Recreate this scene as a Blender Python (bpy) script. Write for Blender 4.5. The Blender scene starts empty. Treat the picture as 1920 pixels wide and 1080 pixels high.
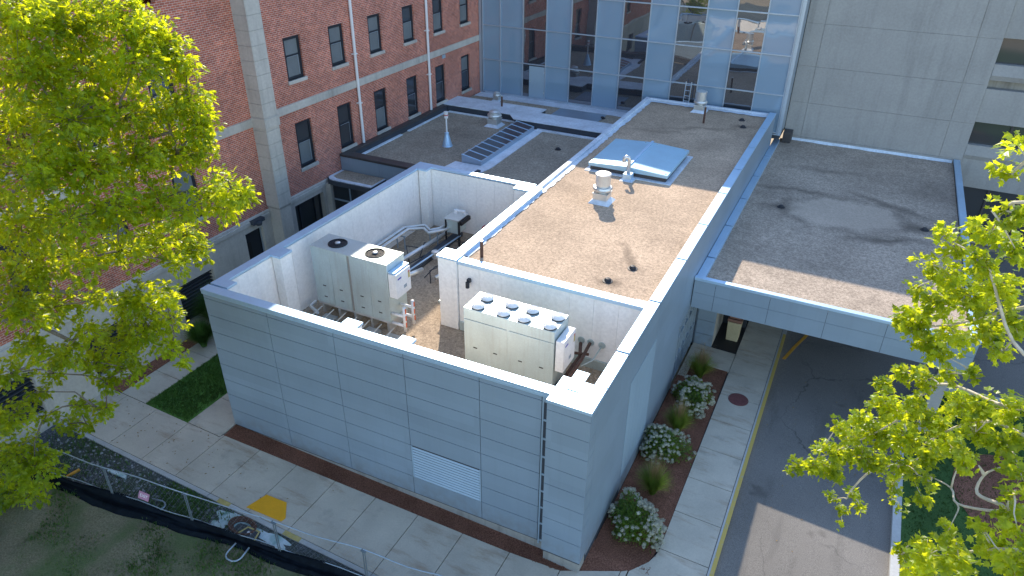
import bpy, bmesh, math, random
from mathutils import Vector, Matrix
R = math.radians
PI = math.pi
scene = bpy.context.scene
COL = scene.collection

# ------------------------------------------------------------------ camera
cam_d = bpy.data.cameras.new("camera"); cam = bpy.data.objects.new("camera", cam_d); COL.objects.link(cam)
F, YAW, PITCH, ROLL = 1339.674, 0.459745, 0.533375, 0.0076467
cam_loc = Vector((4.3765, -13.4369, 18.1397))
fwd = Vector((-math.sin(YAW)*math.cos(PITCH), math.cos(YAW)*math.cos(PITCH), -math.sin(PITCH)))
r0 = Vector((math.cos(YAW), math.sin(YAW), 0)); u0 = r0.cross(fwd)
rt = r0*math.cos(ROLL) + u0*math.sin(ROLL); up = -r0*math.sin(ROLL) + u0*math.cos(ROLL)
m = Matrix((rt, up, -fwd)).transposed().to_4x4(); m.translation = cam_loc
cam.matrix_world = m
cam_d.sensor_width = 36; cam_d.lens = 36*F/1920; cam_d.clip_end = 2000
scene.camera = cam

# ------------------------------------------------------------------ light
SUNDIR = Vector((-0.66, 1.255, 1.0)).normalized()       # towards the sun
elev = math.asin(SUNDIR.z); azim = math.atan2(SUNDIR.x, SUNDIR.y)
world = bpy.data.worlds.new("World"); scene.world = world; world.use_nodes = True
wn = world.node_tree; wn.nodes.clear()
sky = wn.nodes.new("ShaderNodeTexSky"); sky.sky_type = 'NISHITA'; sky.sun_disc = False
sky.sun_elevation = elev; sky.sun_rotation = azim; sky.air_density = 1.0; sky.dust_density = 0.3; sky.ozone_density = 1.3
bg = wn.nodes.new("ShaderNodeBackground"); bg.inputs[1].default_value = 0.15
wo = wn.nodes.new("ShaderNodeOutputWorld")
wn.links.new(sky.outputs[0], bg.inputs[0]); wn.links.new(bg.outputs[0], wo.inputs[0])
sl = bpy.data.lights.new("sun", 'SUN'); sl.energy = 2.6; sl.angle = R(0.5); sl.color = (1.0, 0.88, 0.72)
so = bpy.data.objects.new("sun", sl); COL.objects.link(so)
so.rotation_euler = (-SUNDIR).to_track_quat('-Z', 'Y').to_euler(); so.location = (0, 0, 60)
scene.view_settings.view_transform = 'Standard'; scene.view_settings.look = 'None'
scene.view_settings.exposure = 1.33; scene.view_settings.gamma = 1.0
scene.cycles.max_bounces = 8

# ------------------------------------------------------------------ materials
class NT:
    def __init__(s, name):
        s.m = bpy.data.materials.new(name); s.m.use_nodes = True; s.t = s.m.node_tree; s.t.nodes.clear()
        s.out = s.n("ShaderNodeOutputMaterial"); s.b = s.n("ShaderNodeBsdfPrincipled"); s.l(s.b.outputs[0], s.out.inputs[0])
        s.pos = s.n("ShaderNodeNewGeometry").outputs["Position"]
    def n(s, t, **k):
        x = s.t.nodes.new(t)
        for a, v in k.items(): setattr(x, a, v)
        return x
    def l(s, a, b): s.t.links.new(a, b)
    def noise(s, scale, detail=3, vec=None, rough=0.55):
        x = s.n("ShaderNodeTexNoise"); x.inputs["Scale"].default_value = scale; x.inputs["Detail"].default_value = detail
        x.inputs["Roughness"].default_value = rough; s.l(vec or s.pos, x.inputs["Vector"]); return x.outputs[0]
    def mapp(s, sc, vec=None, loc=(0, 0, 0)):
        x = s.n("ShaderNodeMapping"); x.inputs["Scale"].default_value = sc; x.inputs["Location"].default_value = loc
        s.l(vec or s.pos, x.inputs[0]); return x.outputs[0]
    def rng(s, v, a, b, c, d):
        x = s.n("ShaderNodeMapRange"); x.inputs[1].default_value = a; x.inputs[2].default_value = b
        x.inputs[3].default_value = c; x.inputs[4].default_value = d; s.l(v, x.inputs[0]); return x.outputs[0]
    def mix(s, f, a, b, mode='MIX'):
        x = s.n("ShaderNodeMix", data_type='RGBA', blend_type=mode)
        for v, i in ((f, 0), (a, 6), (b, 7)):
            if hasattr(v, 'links') or hasattr(v, 'is_output'): s.l(v, x.inputs[i])
            elif i == 0: x.inputs[i].default_value = v
            else: x.inputs[i].default_value = (*v, 1) if len(v) == 3 else v
        return x.outputs[2]
    def math(s, op, a, b=0.0):
        x = s.n("ShaderNodeMath", operation=op)
        for v, i in ((a, 0), (b, 1)):
            if hasattr(v, 'is_output'): s.l(v, x.inputs[i])
            else: x.inputs[i].default_value = v
        return x.outputs[0]
    def bump(s, h, st=0.3, dist=0.02):
        x = s.n("ShaderNodeBump"); x.inputs["Strength"].default_value = st; x.inputs["Distance"].default_value = dist
        s.l(h, x.inputs["Height"]); s.l(x.outputs[0], s.b.inputs["Normal"])
    def fin(s, col, rough=0.8, metal=0.0, spec=None):
        if hasattr(col, 'is_output'): s.l(col, s.b.inputs["Base Color"])
        else: s.b.inputs["Base Color"].default_value = (*col, 1)
        if hasattr(rough, 'is_output'): s.l(rough, s.b.inputs["Roughness"])
        else: s.b.inputs["Roughness"].default_value = rough
        s.b.inputs["Metallic"].default_value = metal
        if spec is not None: s.b.inputs["Specular IOR Level"].default_value = spec
        return s.m

def mul(c, k): return tuple(min(1, x*k) for x in c)
def simple(name, c, rough=0.7, metal=0.0, var=0.12, scale=1.2, fine=0.06, fscale=14, bump=0, bscale=60, spec=None):
    t = NT(name)
    a = t.mix(t.rng(t.noise(scale, 4), 0.3, 0.7, 0, 1), mul(c, 1-var), mul(c, 1+var))
    f = t.rng(t.noise(fscale, 3), 0.3, 0.7, 1-fine, 1+fine)
    col = t.mix(1.0, a, f, 'MULTIPLY')
    if bump: t.bump(t.noise(bscale, 2), bump, 0.01)
    return t.fin(col, rough, metal, spec)

MT = {}
def cladding():
    t = NT("painted_metal_cladding"); c = (0.285, 0.37, 0.455)
    fl = t.n("ShaderNodeVectorMath", operation='FLOOR'); t.l(t.mapp((.4, .4, 1.49), loc=(.43, 0, -.17+.0)), fl.inputs[0])
    wn_ = t.n("ShaderNodeTexWhiteNoise"); t.l(fl.outputs[0], wn_.inputs[0])
    col = t.mix(1.0, c, t.rng(wn_.outputs[0], 0, 1, 0.955, 1.045), 'MULTIPLY')
    st = t.noise(1.0, 5, t.mapp((7, 7, .35)), .6)
    col = t.mix(t.rng(st, .52, .78, 0, .16), col, (.20, .24, .28))
    col = t.mix(1.0, col, t.rng(t.noise(.4, 4), .3, .7, .93, 1.06), 'MULTIPLY')
    sp = t.n("ShaderNodeSeparateXYZ"); t.l(t.pos, sp.inputs[0])
    d = t.math('MULTIPLY', t.rng(sp.outputs[2], .4, 1.3, .5, 0), t.rng(t.noise(3, 4), .4, .65, 0, 1))
    col = t.mix(d, col, (.22, .22, .2))
    t.bump(t.noise(.9, 2), .12, .02)
    return t.fin(col, .42, .25)
MT['clad'] = cladding()
MT['clad_pale'] = simple("pale_metal_cladding", (0.34, 0.455, 0.55), 0.45, 0.2, 0.04, 0.6, 0.02, 6)
MT['coping'] = simple("aluminium_coping", (0.50, 0.70, 0.90), 0.42, 0.55, 0.06, 0.9, 0.03, 9)
MT['hatch'] = simple("blue_grey_hatch_metal", (0.40, 0.62, 0.76), 0.4, 0.3, 0.06, 0.9, 0.03, 9)
MT['white_metal'] = simple("white_painted_metal", (0.72, 0.735, 0.75), 0.5, 0.0, 0.03, 0.8, 0.02, 8)
def galv():
    t = NT("galvanised_steel"); c = (0.58, 0.68, 0.67)
    v = t.n("ShaderNodeTexVoronoi"); v.inputs["Scale"].default_value = 22; t.l(t.pos, v.inputs["Vector"])
    col = t.mix(1.0, c, t.rng(v.outputs["Distance"], 0, 1, .94, 1.05), 'MULTIPLY')
    st = t.noise(1.0, 5, t.mapp((9, 9, .6)), .65); col = t.mix(t.rng(st, .5, .75, 0, .28), col, (.40, .38, .33))
    b_ = t.noise(.8, 3); col = t.mix(1.0, col, t.rng(b_, .3, .7, .88, 1.08), 'MULTIPLY')
    t.bump(t.noise(1.2, 2), .15, .02); return t.fin(col, .36, .4)
MT['galv'] = galv()
MT['galv_bright'] = simple("bright_galvanised_steel", (0.68, 0.69, 0.68), 0.35, 0.6, 0.08, 3, 0.06, 30)
MT['dark'] = simple("dark_joint", (0.05, 0.06, 0.075), 0.8)
MT['black'] = simple("black_plastic", (0.018, 0.018, 0.02), 0.6)
MT['frame'] = simple("dark_window_frame", (0.018, 0.024, 0.034), 0.45)
MT['brownmetal'] = simple("dark_brown_metal", (0.06, 0.055, 0.055), 0.5)
MT['rust'] = simple("rusty_pipe", (0.10, 0.05, 0.035), 0.8, 0, 0.3, 6)
MT['membrane'] = simple("weathered_white_membrane", (0.66, 0.73, 0.80), 0.6, 0.05, 0.16, 1.1, 0.10, 8, 0.25, 12)
MT['mullion'] = simple("silver_mullion", (0.42, 0.50, 0.58), 0.4, 0.5, 0.03)
MT['ylw'] = simple("yellow_paint", (0.50, 0.40, 0.14), 0.7, 0, 0.15, 3, 0.12, 25)
def worn():
    t = NT("worn_yellow_paint"); n_ = t.noise(4, 5, rough=.75)
    return t.fin(t.mix(t.rng(n_, .56, .66, 0, .85), (.56, .40, .10), (.36, .35, .31)), .75)
MT['wornylw'] = worn()
MT['pad'] = simple("yellow_warning_pad", (0.85, 0.42, 0.012), 0.6, 0, 0.05, 3, 0.04, 25)
MT['amber'] = simple("amber_paint", (0.68, 0.33, 0.04), 0.7, 0, 0.12, 3)
MT['orange'] = simple("orange_band", (0.85, 0.16, 0.04), 0.6)
MT['blue'] = simple("blue_mark", (0.08, 0.07, 0.4), 0.6)
MT['tan'] = simple("tan_bin_plastic", (0.42, 0.36, 0.22), 0.6)
MT['brownlid'] = simple("brown_bin_lid", (0.20, 0.10, 0.07), 0.6)
MT['red'] = simple("dull_red", (0.5, 0.12, 0.13), 0.6)
MT['pink'] = simple("faded_pink_sign", (0.42, 0.20, 0.30), 0.6)
MT['manhole'] = simple("red_brown_iron", (0.20, 0.075, 0.07), 0.75, 0.1, 0.15, 9, 0.2, 40)
MT['tube'] = simple("galvanised_fence_tube", (0.34, 0.42, 0.49), 0.45, 0.4, 0.08, 4)
MT['bark'] = simple("grey_brown_bark", (0.17, 0.145, 0.115), 0.9, 0, 0.3, 6, 0.15, 30, 0.5, 40)
MT['palebark'] = simple("pale_bark", (0.55, 0.49, 0.38), 0.85, 0, 0.2, 8)
MT['litter'] = simple("dry_leaf", (0.26, 0.17, 0.07), 0.8, 0, 0.3, 5)
MT['fanmetal'] = simple("pale_fan_metal", (0.78, 0.79, 0.79), 0.4, 0.15, 0.05, 5)
MT['wetsteel'] = simple("dull_steel_post", (0.17, 0.21, 0.24), 0.5, 0.3)
MT['fabric'] = simple("black_silt_fabric", (0.006, 0.010, 0.015), 0.75, 0, 0.4, 3, 0.2, 20, 0.4, 12, 0.08)
MT['drain'] = simple("drain_iron", (0.03, 0.03, 0.035), 0.6)
MT['whiteplastic'] = simple("white_plastic_pipe", (0.80, 0.80, 0.79), 0.45)
MT['stone'] = simple("rubble_stone", (0.24, 0.25, 0.26), 0.9, 0, 0.4, 5)
MT['dirt_far'] = simple("dry_earth", (0.46, 0.36, 0.23), 0.95, 0, 0.2, 0.15, 0.1, 3)

def gravel(name, c, stains=(), dry=()):
    t = NT(name)
    g = t.math('ADD', t.math('MULTIPLY', t.noise(34, 2, rough=0.8), .45), t.math('MULTIPLY', t.noise(9, 3, rough=0.85), .55))
    sp = t.mix(t.rng(g, 0.38, 0.62, 0, 1), mul(c, 0.55), mul(c, 1.45))
    big = t.rng(t.noise(0.35, 5), 0.3, 0.7, 0.82, 1.14)
    mid = t.rng(t.noise(2.2, 4), 0.3, 0.7, 0.9, 1.08)
    col = t.mix(1.0, t.mix(1.0, sp, big, 'MULTIPLY'), mid, 'MULTIPLY')
    wob = t.n("ShaderNodeVectorMath", operation='MULTIPLY_ADD')
    nz = t.n("ShaderNodeTexNoise"); nz.inputs["Scale"].default_value = 0.9; nz.inputs["Detail"].default_value = 5; t.l(t.pos, nz.inputs["Vector"])
    t.l(nz.outputs[1], wob.inputs[0]); wob.inputs[1].default_value = (1.3, 1.3, 0)
    t.l(t.pos, wob.inputs[2])
    def spot(x, y, rx, ry, ang):
        mp = t.n("ShaderNodeMapping", vector_type='TEXTURE'); t.l(wob.outputs[0], mp.inputs[0])
        mp.inputs["Location"].default_value = (x+.65, y+.65, 0); mp.inputs["Rotation"].default_value = (0, 0, ang); mp.inputs["Scale"].default_value = (rx, ry, 1e6)
        ln = t.n("ShaderNodeVectorMath", operation='LENGTH'); t.l(mp.outputs[0], ln.inputs[0]); return ln.outputs["Value"]
    for (x, y, rx, ry, ang, k, edge) in stains:
        d = spot(x, y, rx, ry, ang)
        f = t.rng(d, edge, 1.0, k, 0.0)
        if k >= 0: col = t.mix(f, col, mul(c, 0.22))
    for (x, y, rx, ry, ang, k) in dry:       # pale dried puddle with dark tide line
        d = spot(x, y, rx, ry, ang)
        f = t.rng(d, 0.75, 1.0, k, 0.0); col = t.mix(f, col, mul(c, 1.35))
        a = t.rng(t.math('ABSOLUTE', t.math('SUBTRACT', d, 1.05)), 0.0, 0.16, k*0.9, 0.0)
        a = t.math('MULTIPLY', a, t.rng(t.noise(0.6, 3), 0.4, 0.6, 0.2, 1.0)); col = t.mix(a, col, mul(c, 0.3))
    t.bump(g, 0.5, 0.02)
    return t.fin(col, 0.92, 0, 0.2)
GC = (0.50, 0.375, 0.265)
MT['gravel_main'] = gravel("tan_roof_gravel", GC,
    stains=[(-2.06, 6.9, .75, .35, .3, .8, .1), (-1.7, 8.6, .3, 1.1, .5, .55, .2), (-2.2, 9.3, .25, .9, .9, .4, .2), (-1.35, 26.2, 1.0, .5, 0, .5, .2), (-3.2, 24.8, 2.6, .35, .45, .4, .2), (-5, 23.3, 2.5, .3, .2, .3, .2)])
MT['gravel_low'] = gravel("grey_brown_roof_gravel", (0.36, 0.31, 0.24), stains=[(-16, 21, 2.5, 1.2, .3, .25, .2)])
MT['gravel_canopy'] = gravel("grey_tan_roof_gravel", (0.43, 0.35, 0.275),
    stains=[(1.9, 20.4, 1.5, .6, .2, .6, .1), (8.0, 20.8, 1.2, .7, 0, .85, .1), (6.5, 23.0, 2.8, .4, -.5, .6, .2), (2.5, 23.0, 3, .4, .1, .55, .2), (6.6, 18.9, 2.4, .45, .35, .7, .2), (3.5, 26.5, 2.6, .5, .1, .35, .2), (8.3, 26, 1.6, 2.5, .1, .35, .2)],
    dry=[(4.7, 20.9, 2.6, 1.9, .15, .55)])
MT['gravel_well'] = gravel("brown_roof_ballast", (0.40, 0.31, 0.225))

def brick():
    t = NT("red_brick")
    sp = t.n("ShaderNodeSeparateXYZ"); t.l(t.pos, sp.inputs[0])
    cb = t.n("ShaderNodeCombineXYZ"); t.l(t.math('ADD', sp.outputs[1], sp.outputs[0]), cb.inputs[0]); t.l(sp.outputs[2], cb.inputs[1])
    b = t.n("ShaderNodeTexBrick"); t.l(cb.outputs[0], b.inputs["Vector"])
    b.inputs["Scale"].default_value = 1.0; b.inputs["Brick Width"].default_value = 0.22; b.inputs["Row Height"].default_value = 0.083
    b.inputs["Mortar Size"].default_value = 0.010; b.inputs["Mortar Smooth"].default_value = 0.3; b.inputs["Bias"].default_value = -0.1
    b.inputs["Color1"].default_value = (0.53, 0.155, 0.095, 1); b.inputs["Color2"].default_value = (0.35, 0.10, 0.075, 1)
    b.inputs["Mortar"].default_value = (0.57, 0.46, 0.39, 1)
    big = t.rng(t.noise(0.5, 5), 0.3, 0.7, 0.8, 1.15)
    per = t.rng(t.noise(5, 2), 0.35, 0.65, 0.85, 1.15)
    c = t.mix(1.0, t.mix(1.0, b.outputs[0], big, 'MULTIPLY'), per, 'MULTIPLY')
    return t.fin(c, 0.9, 0, 0.2)
MT['brick'] = brick()

def concrete(name, c, streak=0.3, var=0.12):
    t = NT(name)
    st = t.noise(1.0, 5, t.mapp((2.2, 2.2, 0.16)), 0.65)
    bl = t.noise(0.45, 6); fn = t.noise(9, 4)
    col = t.mix(t.rng(st, 0.5, 0.78, 0, streak), c, mul(c, 0.42))
    col = t.mix(1.0, col, t.rng(bl, 0.3, 0.7, 1-var, 1+var), 'MULTIPLY')
    col = t.mix(1.0, col, t.rng(fn, 0.3, 0.7, 0.93, 1.07), 'MULTIPLY')
    t.bump(fn, 0.15, 0.01)
    return t.fin(col, 0.85, 0, 0.25)
MT['concrete'] = concrete("cast_concrete", (0.355, 0.35, 0.335), 0.36, 0.08)
MT['limestone'] = concrete("limestone_trim", (0.50, 0.475, 0.43), 0.5, 0.15)
MT['whitewall'] = concrete("white_inner_wall_panel", (0.93, 0.905, 0.865), 0.16, 0.03)
MT['plinth'] = concrete("plinth_concrete", (0.34, 0.33, 0.30), 0.8)

def walk():
    t = NT("pavement_concrete"); c = (0.54, 0.49, 0.40)
    a = t.rng(t.noise(0.8, 5), 0.3, 0.7, 0.86, 1.1); f = t.rng(t.noise(22, 3), 0.3, 0.7, 0.94, 1.06)
    col = t.mix(1.0, t.mix(1.0, c, a, 'MULTIPLY'), f, 'MULTIPLY')
    s = t.noise(1.0, 6, t.mapp((0.6, 2.4, 1), loc=(3, 1, 0)), 0.7)
    col = t.mix(t.rng(s, 0.52, 0.70, 0, 0.55), col, (0.30, 0.19, 0.115))
    s2 = t.noise(1.4, 4, t.mapp((1, 1, 1), loc=(9, 4, 0)))
    col = t.mix(t.rng(s2, 0.6, 0.75, 0, 0.35), col, (0.18, 0.175, 0.16))
    return t.fin(col, 0.88, 0, 0.25)
MT['walk'] = walk()
MT['kerb'] = concrete("kerb_stone", (0.48, 0.48, 0.46), 0.2)
def asphalt():
    t = NT("asphalt"); g = t.noise(45, 3, rough=0.8)
    col = t.mix(t.rng(g, 0.35, 0.65, 0, 1), (0.125, 0.118, 0.108), (0.27, 0.25, 0.225))
    col = t.mix(1.0, col, t.rng(t.noise(0.3, 5), 0.3, 0.7, 0.85, 1.12), 'MULTIPLY')
    s = t.noise(1.0, 5, t.mapp((1.2, 0.25, 1)))
    col = t.mix(t.rng(s, 0.58, 0.75, 0, 0.4), col, (0.06, 0.058, 0.055))
    v = t.n("ShaderNodeTexVoronoi", feature='DISTANCE_TO_EDGE'); v.inputs["Scale"].default_value = .16
    dn = t.n("ShaderNodeTexNoise"); dn.inputs["Scale"].default_value = 1.6; dn.inputs["Detail"].default_value = 6; t.l(t.pos, dn.inputs["Vector"])
    ad = t.n("ShaderNodeVectorMath", operation='MULTIPLY_ADD'); t.l(dn.outputs[1], ad.inputs[0]); ad.inputs[1].default_value = (.9, .9, 0); t.l(t.pos, ad.inputs[2]); t.l(ad.outputs[0], v.inputs["Vector"])
    col = t.mix(t.math('MULTIPLY', t.rng(v.outputs["Distance"], 0, .006, .55, 0), t.rng(t.noise(.25, 2), .45, .6, 0, 1)), col, (.04, .04, .04))
    sp = t.noise(.8, 3, t.mapp((1, 1, 1), loc=(5, 2, 0))); col = t.mix(t.rng(sp, .66, .74, 0, .45), col, (.06, .055, .05))
    t.bump(g, 0.4, 0.01); return t.fin(col, 0.9, 0, 0.25)
MT['asphalt'] = asphalt()
def soil(name, c1, c2, sc=22, blot=None, spec=0.15):
    t = NT(name); g = t.noise(sc, 4, rough=0.8)
    col = t.mix(t.rng(g, 0.38, 0.62, 0, 1), c1, c2)
    col = t.mix(1.0, col, t.rng(t.noise(0.9, 4), 0.3, 0.7, 0.8, 1.15), 'MULTIPLY')
    if blot: col = t.mix(t.rng(t.noise(0.55, 5), 0.44, 0.6, 0, blot[1]), col, blot[0])
    t.bump(g, 0.9, 0.04); return t.fin(col, 0.95, 0, spec)
MT['mulch'] = soil("bark_mulch", (0.12, 0.052, 0.034), (0.37, 0.175, 0.115), 26)
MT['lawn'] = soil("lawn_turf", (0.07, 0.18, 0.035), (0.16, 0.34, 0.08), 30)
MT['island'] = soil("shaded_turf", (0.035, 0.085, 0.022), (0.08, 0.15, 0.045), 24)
MT['drylawn'] = soil("patchy_turf", (0.145, 0.145, 0.085), (0.28, 0.25, 0.165), 20, ((0.08, 0.15, 0.045), 0.6))
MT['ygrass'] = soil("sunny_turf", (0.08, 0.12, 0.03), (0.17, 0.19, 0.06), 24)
MT['rubble'] = soil("crushed_stone_ground", (0.045, 0.055, 0.065), (0.17, 0.18, 0.185), 16, ((0.055, 0.075, 0.035), 0.7))
def paintspill():
    t = NT("spilled_whitewash"); a = t.noise(2.5, 5)
    col = t.mix(t.rng(a, 0.4, 0.65, 0, 1), (0.60, 0.70, 0.74), (0.22, 0.40, 0.38)); return t.fin(col, 0.6)
MT['spill'] = paintspill()

def glass(name, tint, refl, rough=0.02, warp=0.0):
    t = NT(name); t.b.inputs["Base Color"].default_value = (*tint, 1); t.b.inputs["Roughness"].default_value = 0.5
    g = t.n("ShaderNodeBsdfGlossy"); g.inputs["Roughness"].default_value = rough; g.inputs["Color"].default_value = (0.95, 0.97, 1, 1)
    if warp:
        bp = t.n("ShaderNodeBump"); bp.inputs["Strength"].default_value = 1; bp.inputs["Distance"].default_value = warp
        t.l(t.noise(0.55, 1), bp.inputs["Height"]); t.l(bp.outputs[0], g.inputs["Normal"])
    fr = t.n("ShaderNodeFresnel"); fr.inputs[0].default_value = 1.5
    mx = t.n("ShaderNodeMixShader"); t.l(t.rng(fr.outputs[0], 0.0, 1.0, refl, .9), mx.inputs[0])
    t.l(t.b.outputs[0], mx.inputs[1]); t.l(g.outputs[0], mx.inputs[2]); t.l(mx.outputs[0], t.out.inputs[0]); return t.m
MT['cw_glass'] = glass("coated_dark_glass", (0.010, 0.014, 0.024), 0.23, 0.01, 0.008)
MT['cw_panel'] = glass("grey_blue_spandrel_glass", (0.21, 0.32, 0.43), 0.035, 0.03, 0.01)
MT['pane'] = glass("window_glass", (0.020, 0.026, 0.034), 0.06, 0.05, 0.004)
MT['blind'] = simple("pale_blind_behind_glass", (0.17, 0.19, 0.20), 0.3)
MT['skyglass'] = glass("skylight_glass", (0.016, 0.026, 0.045), 0.10, 0.15)

def leafmat(name, dark, lite, trans, vein=None):
    t = NT(name)
    nz = t.noise(1.5, 3); n2 = t.noise(7, 2)
    f = t.math('ADD', t.math('MULTIPLY', nz, 0.6), t.math('MULTIPLY', n2, 0.4))
    c = t.mix(t.rng(f, 0.38, 0.62, 0, 1), dark, lite)
    t.fin(c, 0.33, 0, 0.6)
    tr = t.n("ShaderNodeBsdfTranslucent"); tc = t.mix(t.rng(f, 0.40, 0.60, 0, 1), mul(trans, 0.62), mul(trans, 1.2)); t.l(tc, tr.inputs[0])
    mx = t.n("ShaderNodeMixShader"); mx.inputs[0].default_value = 0.66
    t.l(t.b.outputs[0], mx.inputs[1]); t.l(tr.outputs[0], mx.inputs[2]); t.l(mx.outputs[0], t.out.inputs[0]); return t.m
MT['oakleaf'] = leafmat("oak_leaf", (0.035, 0.13, 0.012), (0.17, 0.34, 0.025), (0.93, 1.0, 0.015))
MT['mapleleaf'] = leafmat("plane_leaf", (0.06, 0.16, 0.012), (0.21, 0.35, 0.03), (0.92, 1.0, 0.025))
MT['shrubleaf'] = leafmat("shrub_leaf", (0.06, 0.14, 0.03), (0.14, 0.26, 0.05), (0.30, 0.42, 0.05))
MT['blade'] = leafmat("grass_blade", (0.12, 0.22, 0.04), (0.24, 0.34, 0.08), (0.4, 0.5, 0.08))
MT['darkblade'] = leafmat("dark_grass_blade", (0.07, 0.18, 0.045), (0.14, 0.31, 0.075), (0.14, 0.26, 0.05))
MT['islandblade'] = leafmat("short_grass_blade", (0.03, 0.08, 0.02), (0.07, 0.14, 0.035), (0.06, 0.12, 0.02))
MT['plume'] = leafmat("grass_plume", (0.42, 0.30, 0.17), (0.55, 0.40, 0.25), (0.5, 0.38, 0.2))
MT['flower'] = leafmat("white_flower", (0.62, 0.62, 0.50), (0.86, 0.85, 0.76), (0.6, 0.6, 0.5))

# ------------------------------------------------------------------ mesh helpers
class MB:
    def __init__(s): s.v = []; s.f = []
    def add(s, vs, fs):
        n = len(s.v); s.v += [tuple(v) for v in vs]; s.f += [tuple(i+n for i in f) for f in fs]
    def quad(s, a, b, c, d): s.add([a, b, c, d], [(0, 1, 2, 3)])
    def box(s, x0, x1, y0, y1, z0, z1):
        s.add([(x0,y0,z0),(x1,y0,z0),(x1,y1,z0),(x0,y1,z0),(x0,y0,z1),(x1,y0,z1),(x1,y1,z1),(x0,y1,z1)],
              [(0,3,2,1),(4,5,6,7),(0,1,5,4),(1,2,6,5),(2,3,7,6),(3,0,4,7)]); return s
    def prism(s, pts, z0, z1, slope=0.0):
        n = len(pts); zz = lambda x: -slope*x
        s.add([(x, y, z0+zz(x)) for x, y in pts] + [(x, y, z1+zz(x)) for x, y in pts],
              [tuple(range(n-1, -1, -1)), tuple(range(n, 2*n))] + [(i, (i+1) % n, n+(i+1) % n, n+i) for i in range(n)]); return s
    def cyl(s, c, r, h, n=20, r2=None, cap=True):
        r2 = r if r2 is None else r2; x, y, z = c
        s.add([(x+r*math.cos(2*PI*i/n), y+r*math.sin(2*PI*i/n), z) for i in range(n)] + [(x+r2*math.cos(2*PI*i/n), y+r2*math.sin(2*PI*i/n), z+h) for i in range(n)],
              [(i, (i+1) % n, n+(i+1) % n, n+i) for i in range(n)] + ([tuple(range(n-1, -1, -1)), tuple(range(n, 2*n))] if cap else [])); return s
    def lathe(s, c, prof, n=24):
        x, y, z = c; m_ = len(prof)
        s.add([(x+r*math.cos(2*PI*i/n), y+r*math.sin(2*PI*i/n), z+h) for r, h in prof for i in range(n)],
              [(j*n+i, j*n+(i+1) % n, (j+1)*n+(i+1) % n, (j+1)*n+i) for j in range(m_-1) for i in range(n)]); return s
    def tube(s, pts, r, n=8, closed=False, r2=None):
        pts = [Vector(p) for p in pts]; k = len(pts); base = len(s.v); prev = None
        for i, p in enumerate(pts):
            d = (pts[min(i+1, k-1)] - pts[max(i-1, 0)]).normalized() if not closed else (pts[(i+1) % k]-pts[i-1]).normalized()
            if prev is None:
                a = Vector((0, 0, 1)) if abs(d.z) < 0.9 else Vector((1, 0, 0)); e1 = d.cross(a).normalized()
            else: e1 = (prev - d*prev.dot(d)).normalized()
            prev = e1; e2 = d.cross(e1); rr = r if r2 is None else r+(r2-r)*i/(k-1)
            s.v += [tuple(p + e1*rr*math.cos(2*PI*j/n) + e2*rr*math.sin(2*PI*j/n)) for j in range(n)]
        for i in range(k if closed else k-1):
            a = base+i*n; b = base+((i+1) % k)*n
            s.f += [(a+j, a+(j+1) % n, b+(j+1) % n, b+j) for j in range(n)]
        if not closed: s.f += [tuple(base+j for j in range(n-1, -1, -1)), tuple(base+(k-1)*n+j for j in range(n))]
        return s
    def xf(s, fn, start=0): s.v = s.v[:start] + [tuple(fn(*v)) for v in s.v[start:]]; return s

def tag(o, label=None, cat=None, group=None, kind=None):
    if label: o['label'] = label
    if cat: o['category'] = cat
    if group: o['group'] = group
    if kind: o['kind'] = kind
    return o
def mesh_obj(name, mb, mat, origin=(0, 0, 0), smooth=False, bevel=0):
    me = bpy.data.meshes.new(name); ox, oy, oz = origin
    me.from_pydata([(x-ox, y-oy, z-oz) for x, y, z in mb.v], [], mb.f); me.materials.append(MT[mat] if isinstance(mat, str) else mat)
    if smooth: me.polygons.foreach_set('use_smooth', [True]*len(me.polygons))
    me.update(); o = bpy.data.objects.new(name, me); COL.objects.link(o)
    if bevel:
        b = o.modifiers.new("bevel", 'BEVEL'); b.width = bevel; b.segments = 2; b.limit_method = 'ANGLE'
    return o
ORIG = {}
def thing(name, label, cat, loc=(0, 0, 0), group=None):
    o = bpy.data.objects.new(name, None); COL.objects.link(o); o.location = loc; o.empty_display_size = 0.3
    ORIG[o.name] = loc; return tag(o, label, cat, group)
def part(T, name, mb, mat, smooth=False, bevel=0, label=None, kind=None):
    org = ORIG[T.name]; o = mesh_obj(name, mb, mat, org, smooth, bevel); o.parent = T; ORIG[o.name] = org
    return tag(o, label, None, None, kind)
def solo(name, mb, mat, label, cat, loc=(0, 0, 0), group=None, smooth=False, bevel=0):
    o = mesh_obj(name, mb, mat, loc, smooth, bevel); o.location = loc; return tag(o, label, cat, group)
def struct(name, mb, mat, kind='structure'):
    return tag(mesh_obj(name, mb, mat), kind=kind)
def dup(root, loc, label, group=None, rz=0, sc=1):
    r = root.copy(); COL.objects.link(r); r.location = loc; r.rotation_euler = (0, 0, rz); r.scale = (sc,)*3; r['label'] = label
    if group: r['group'] = group
    for ch in root.children:
        c = ch.copy(); COL.objects.link(c); c.parent = r
        for g in ch.children: d = g.copy(); COL.objects.link(d); d.parent = c
    return r
S = 0.029
def G(x): return -S*x

# ================================================================== GROUND
g = MB(); g.prism([(-260, -260), (260, -260), (260, 260), (-260, 260)], -1.0, -0.20, S)
struct("ground", g, 'dirt_far')
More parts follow.
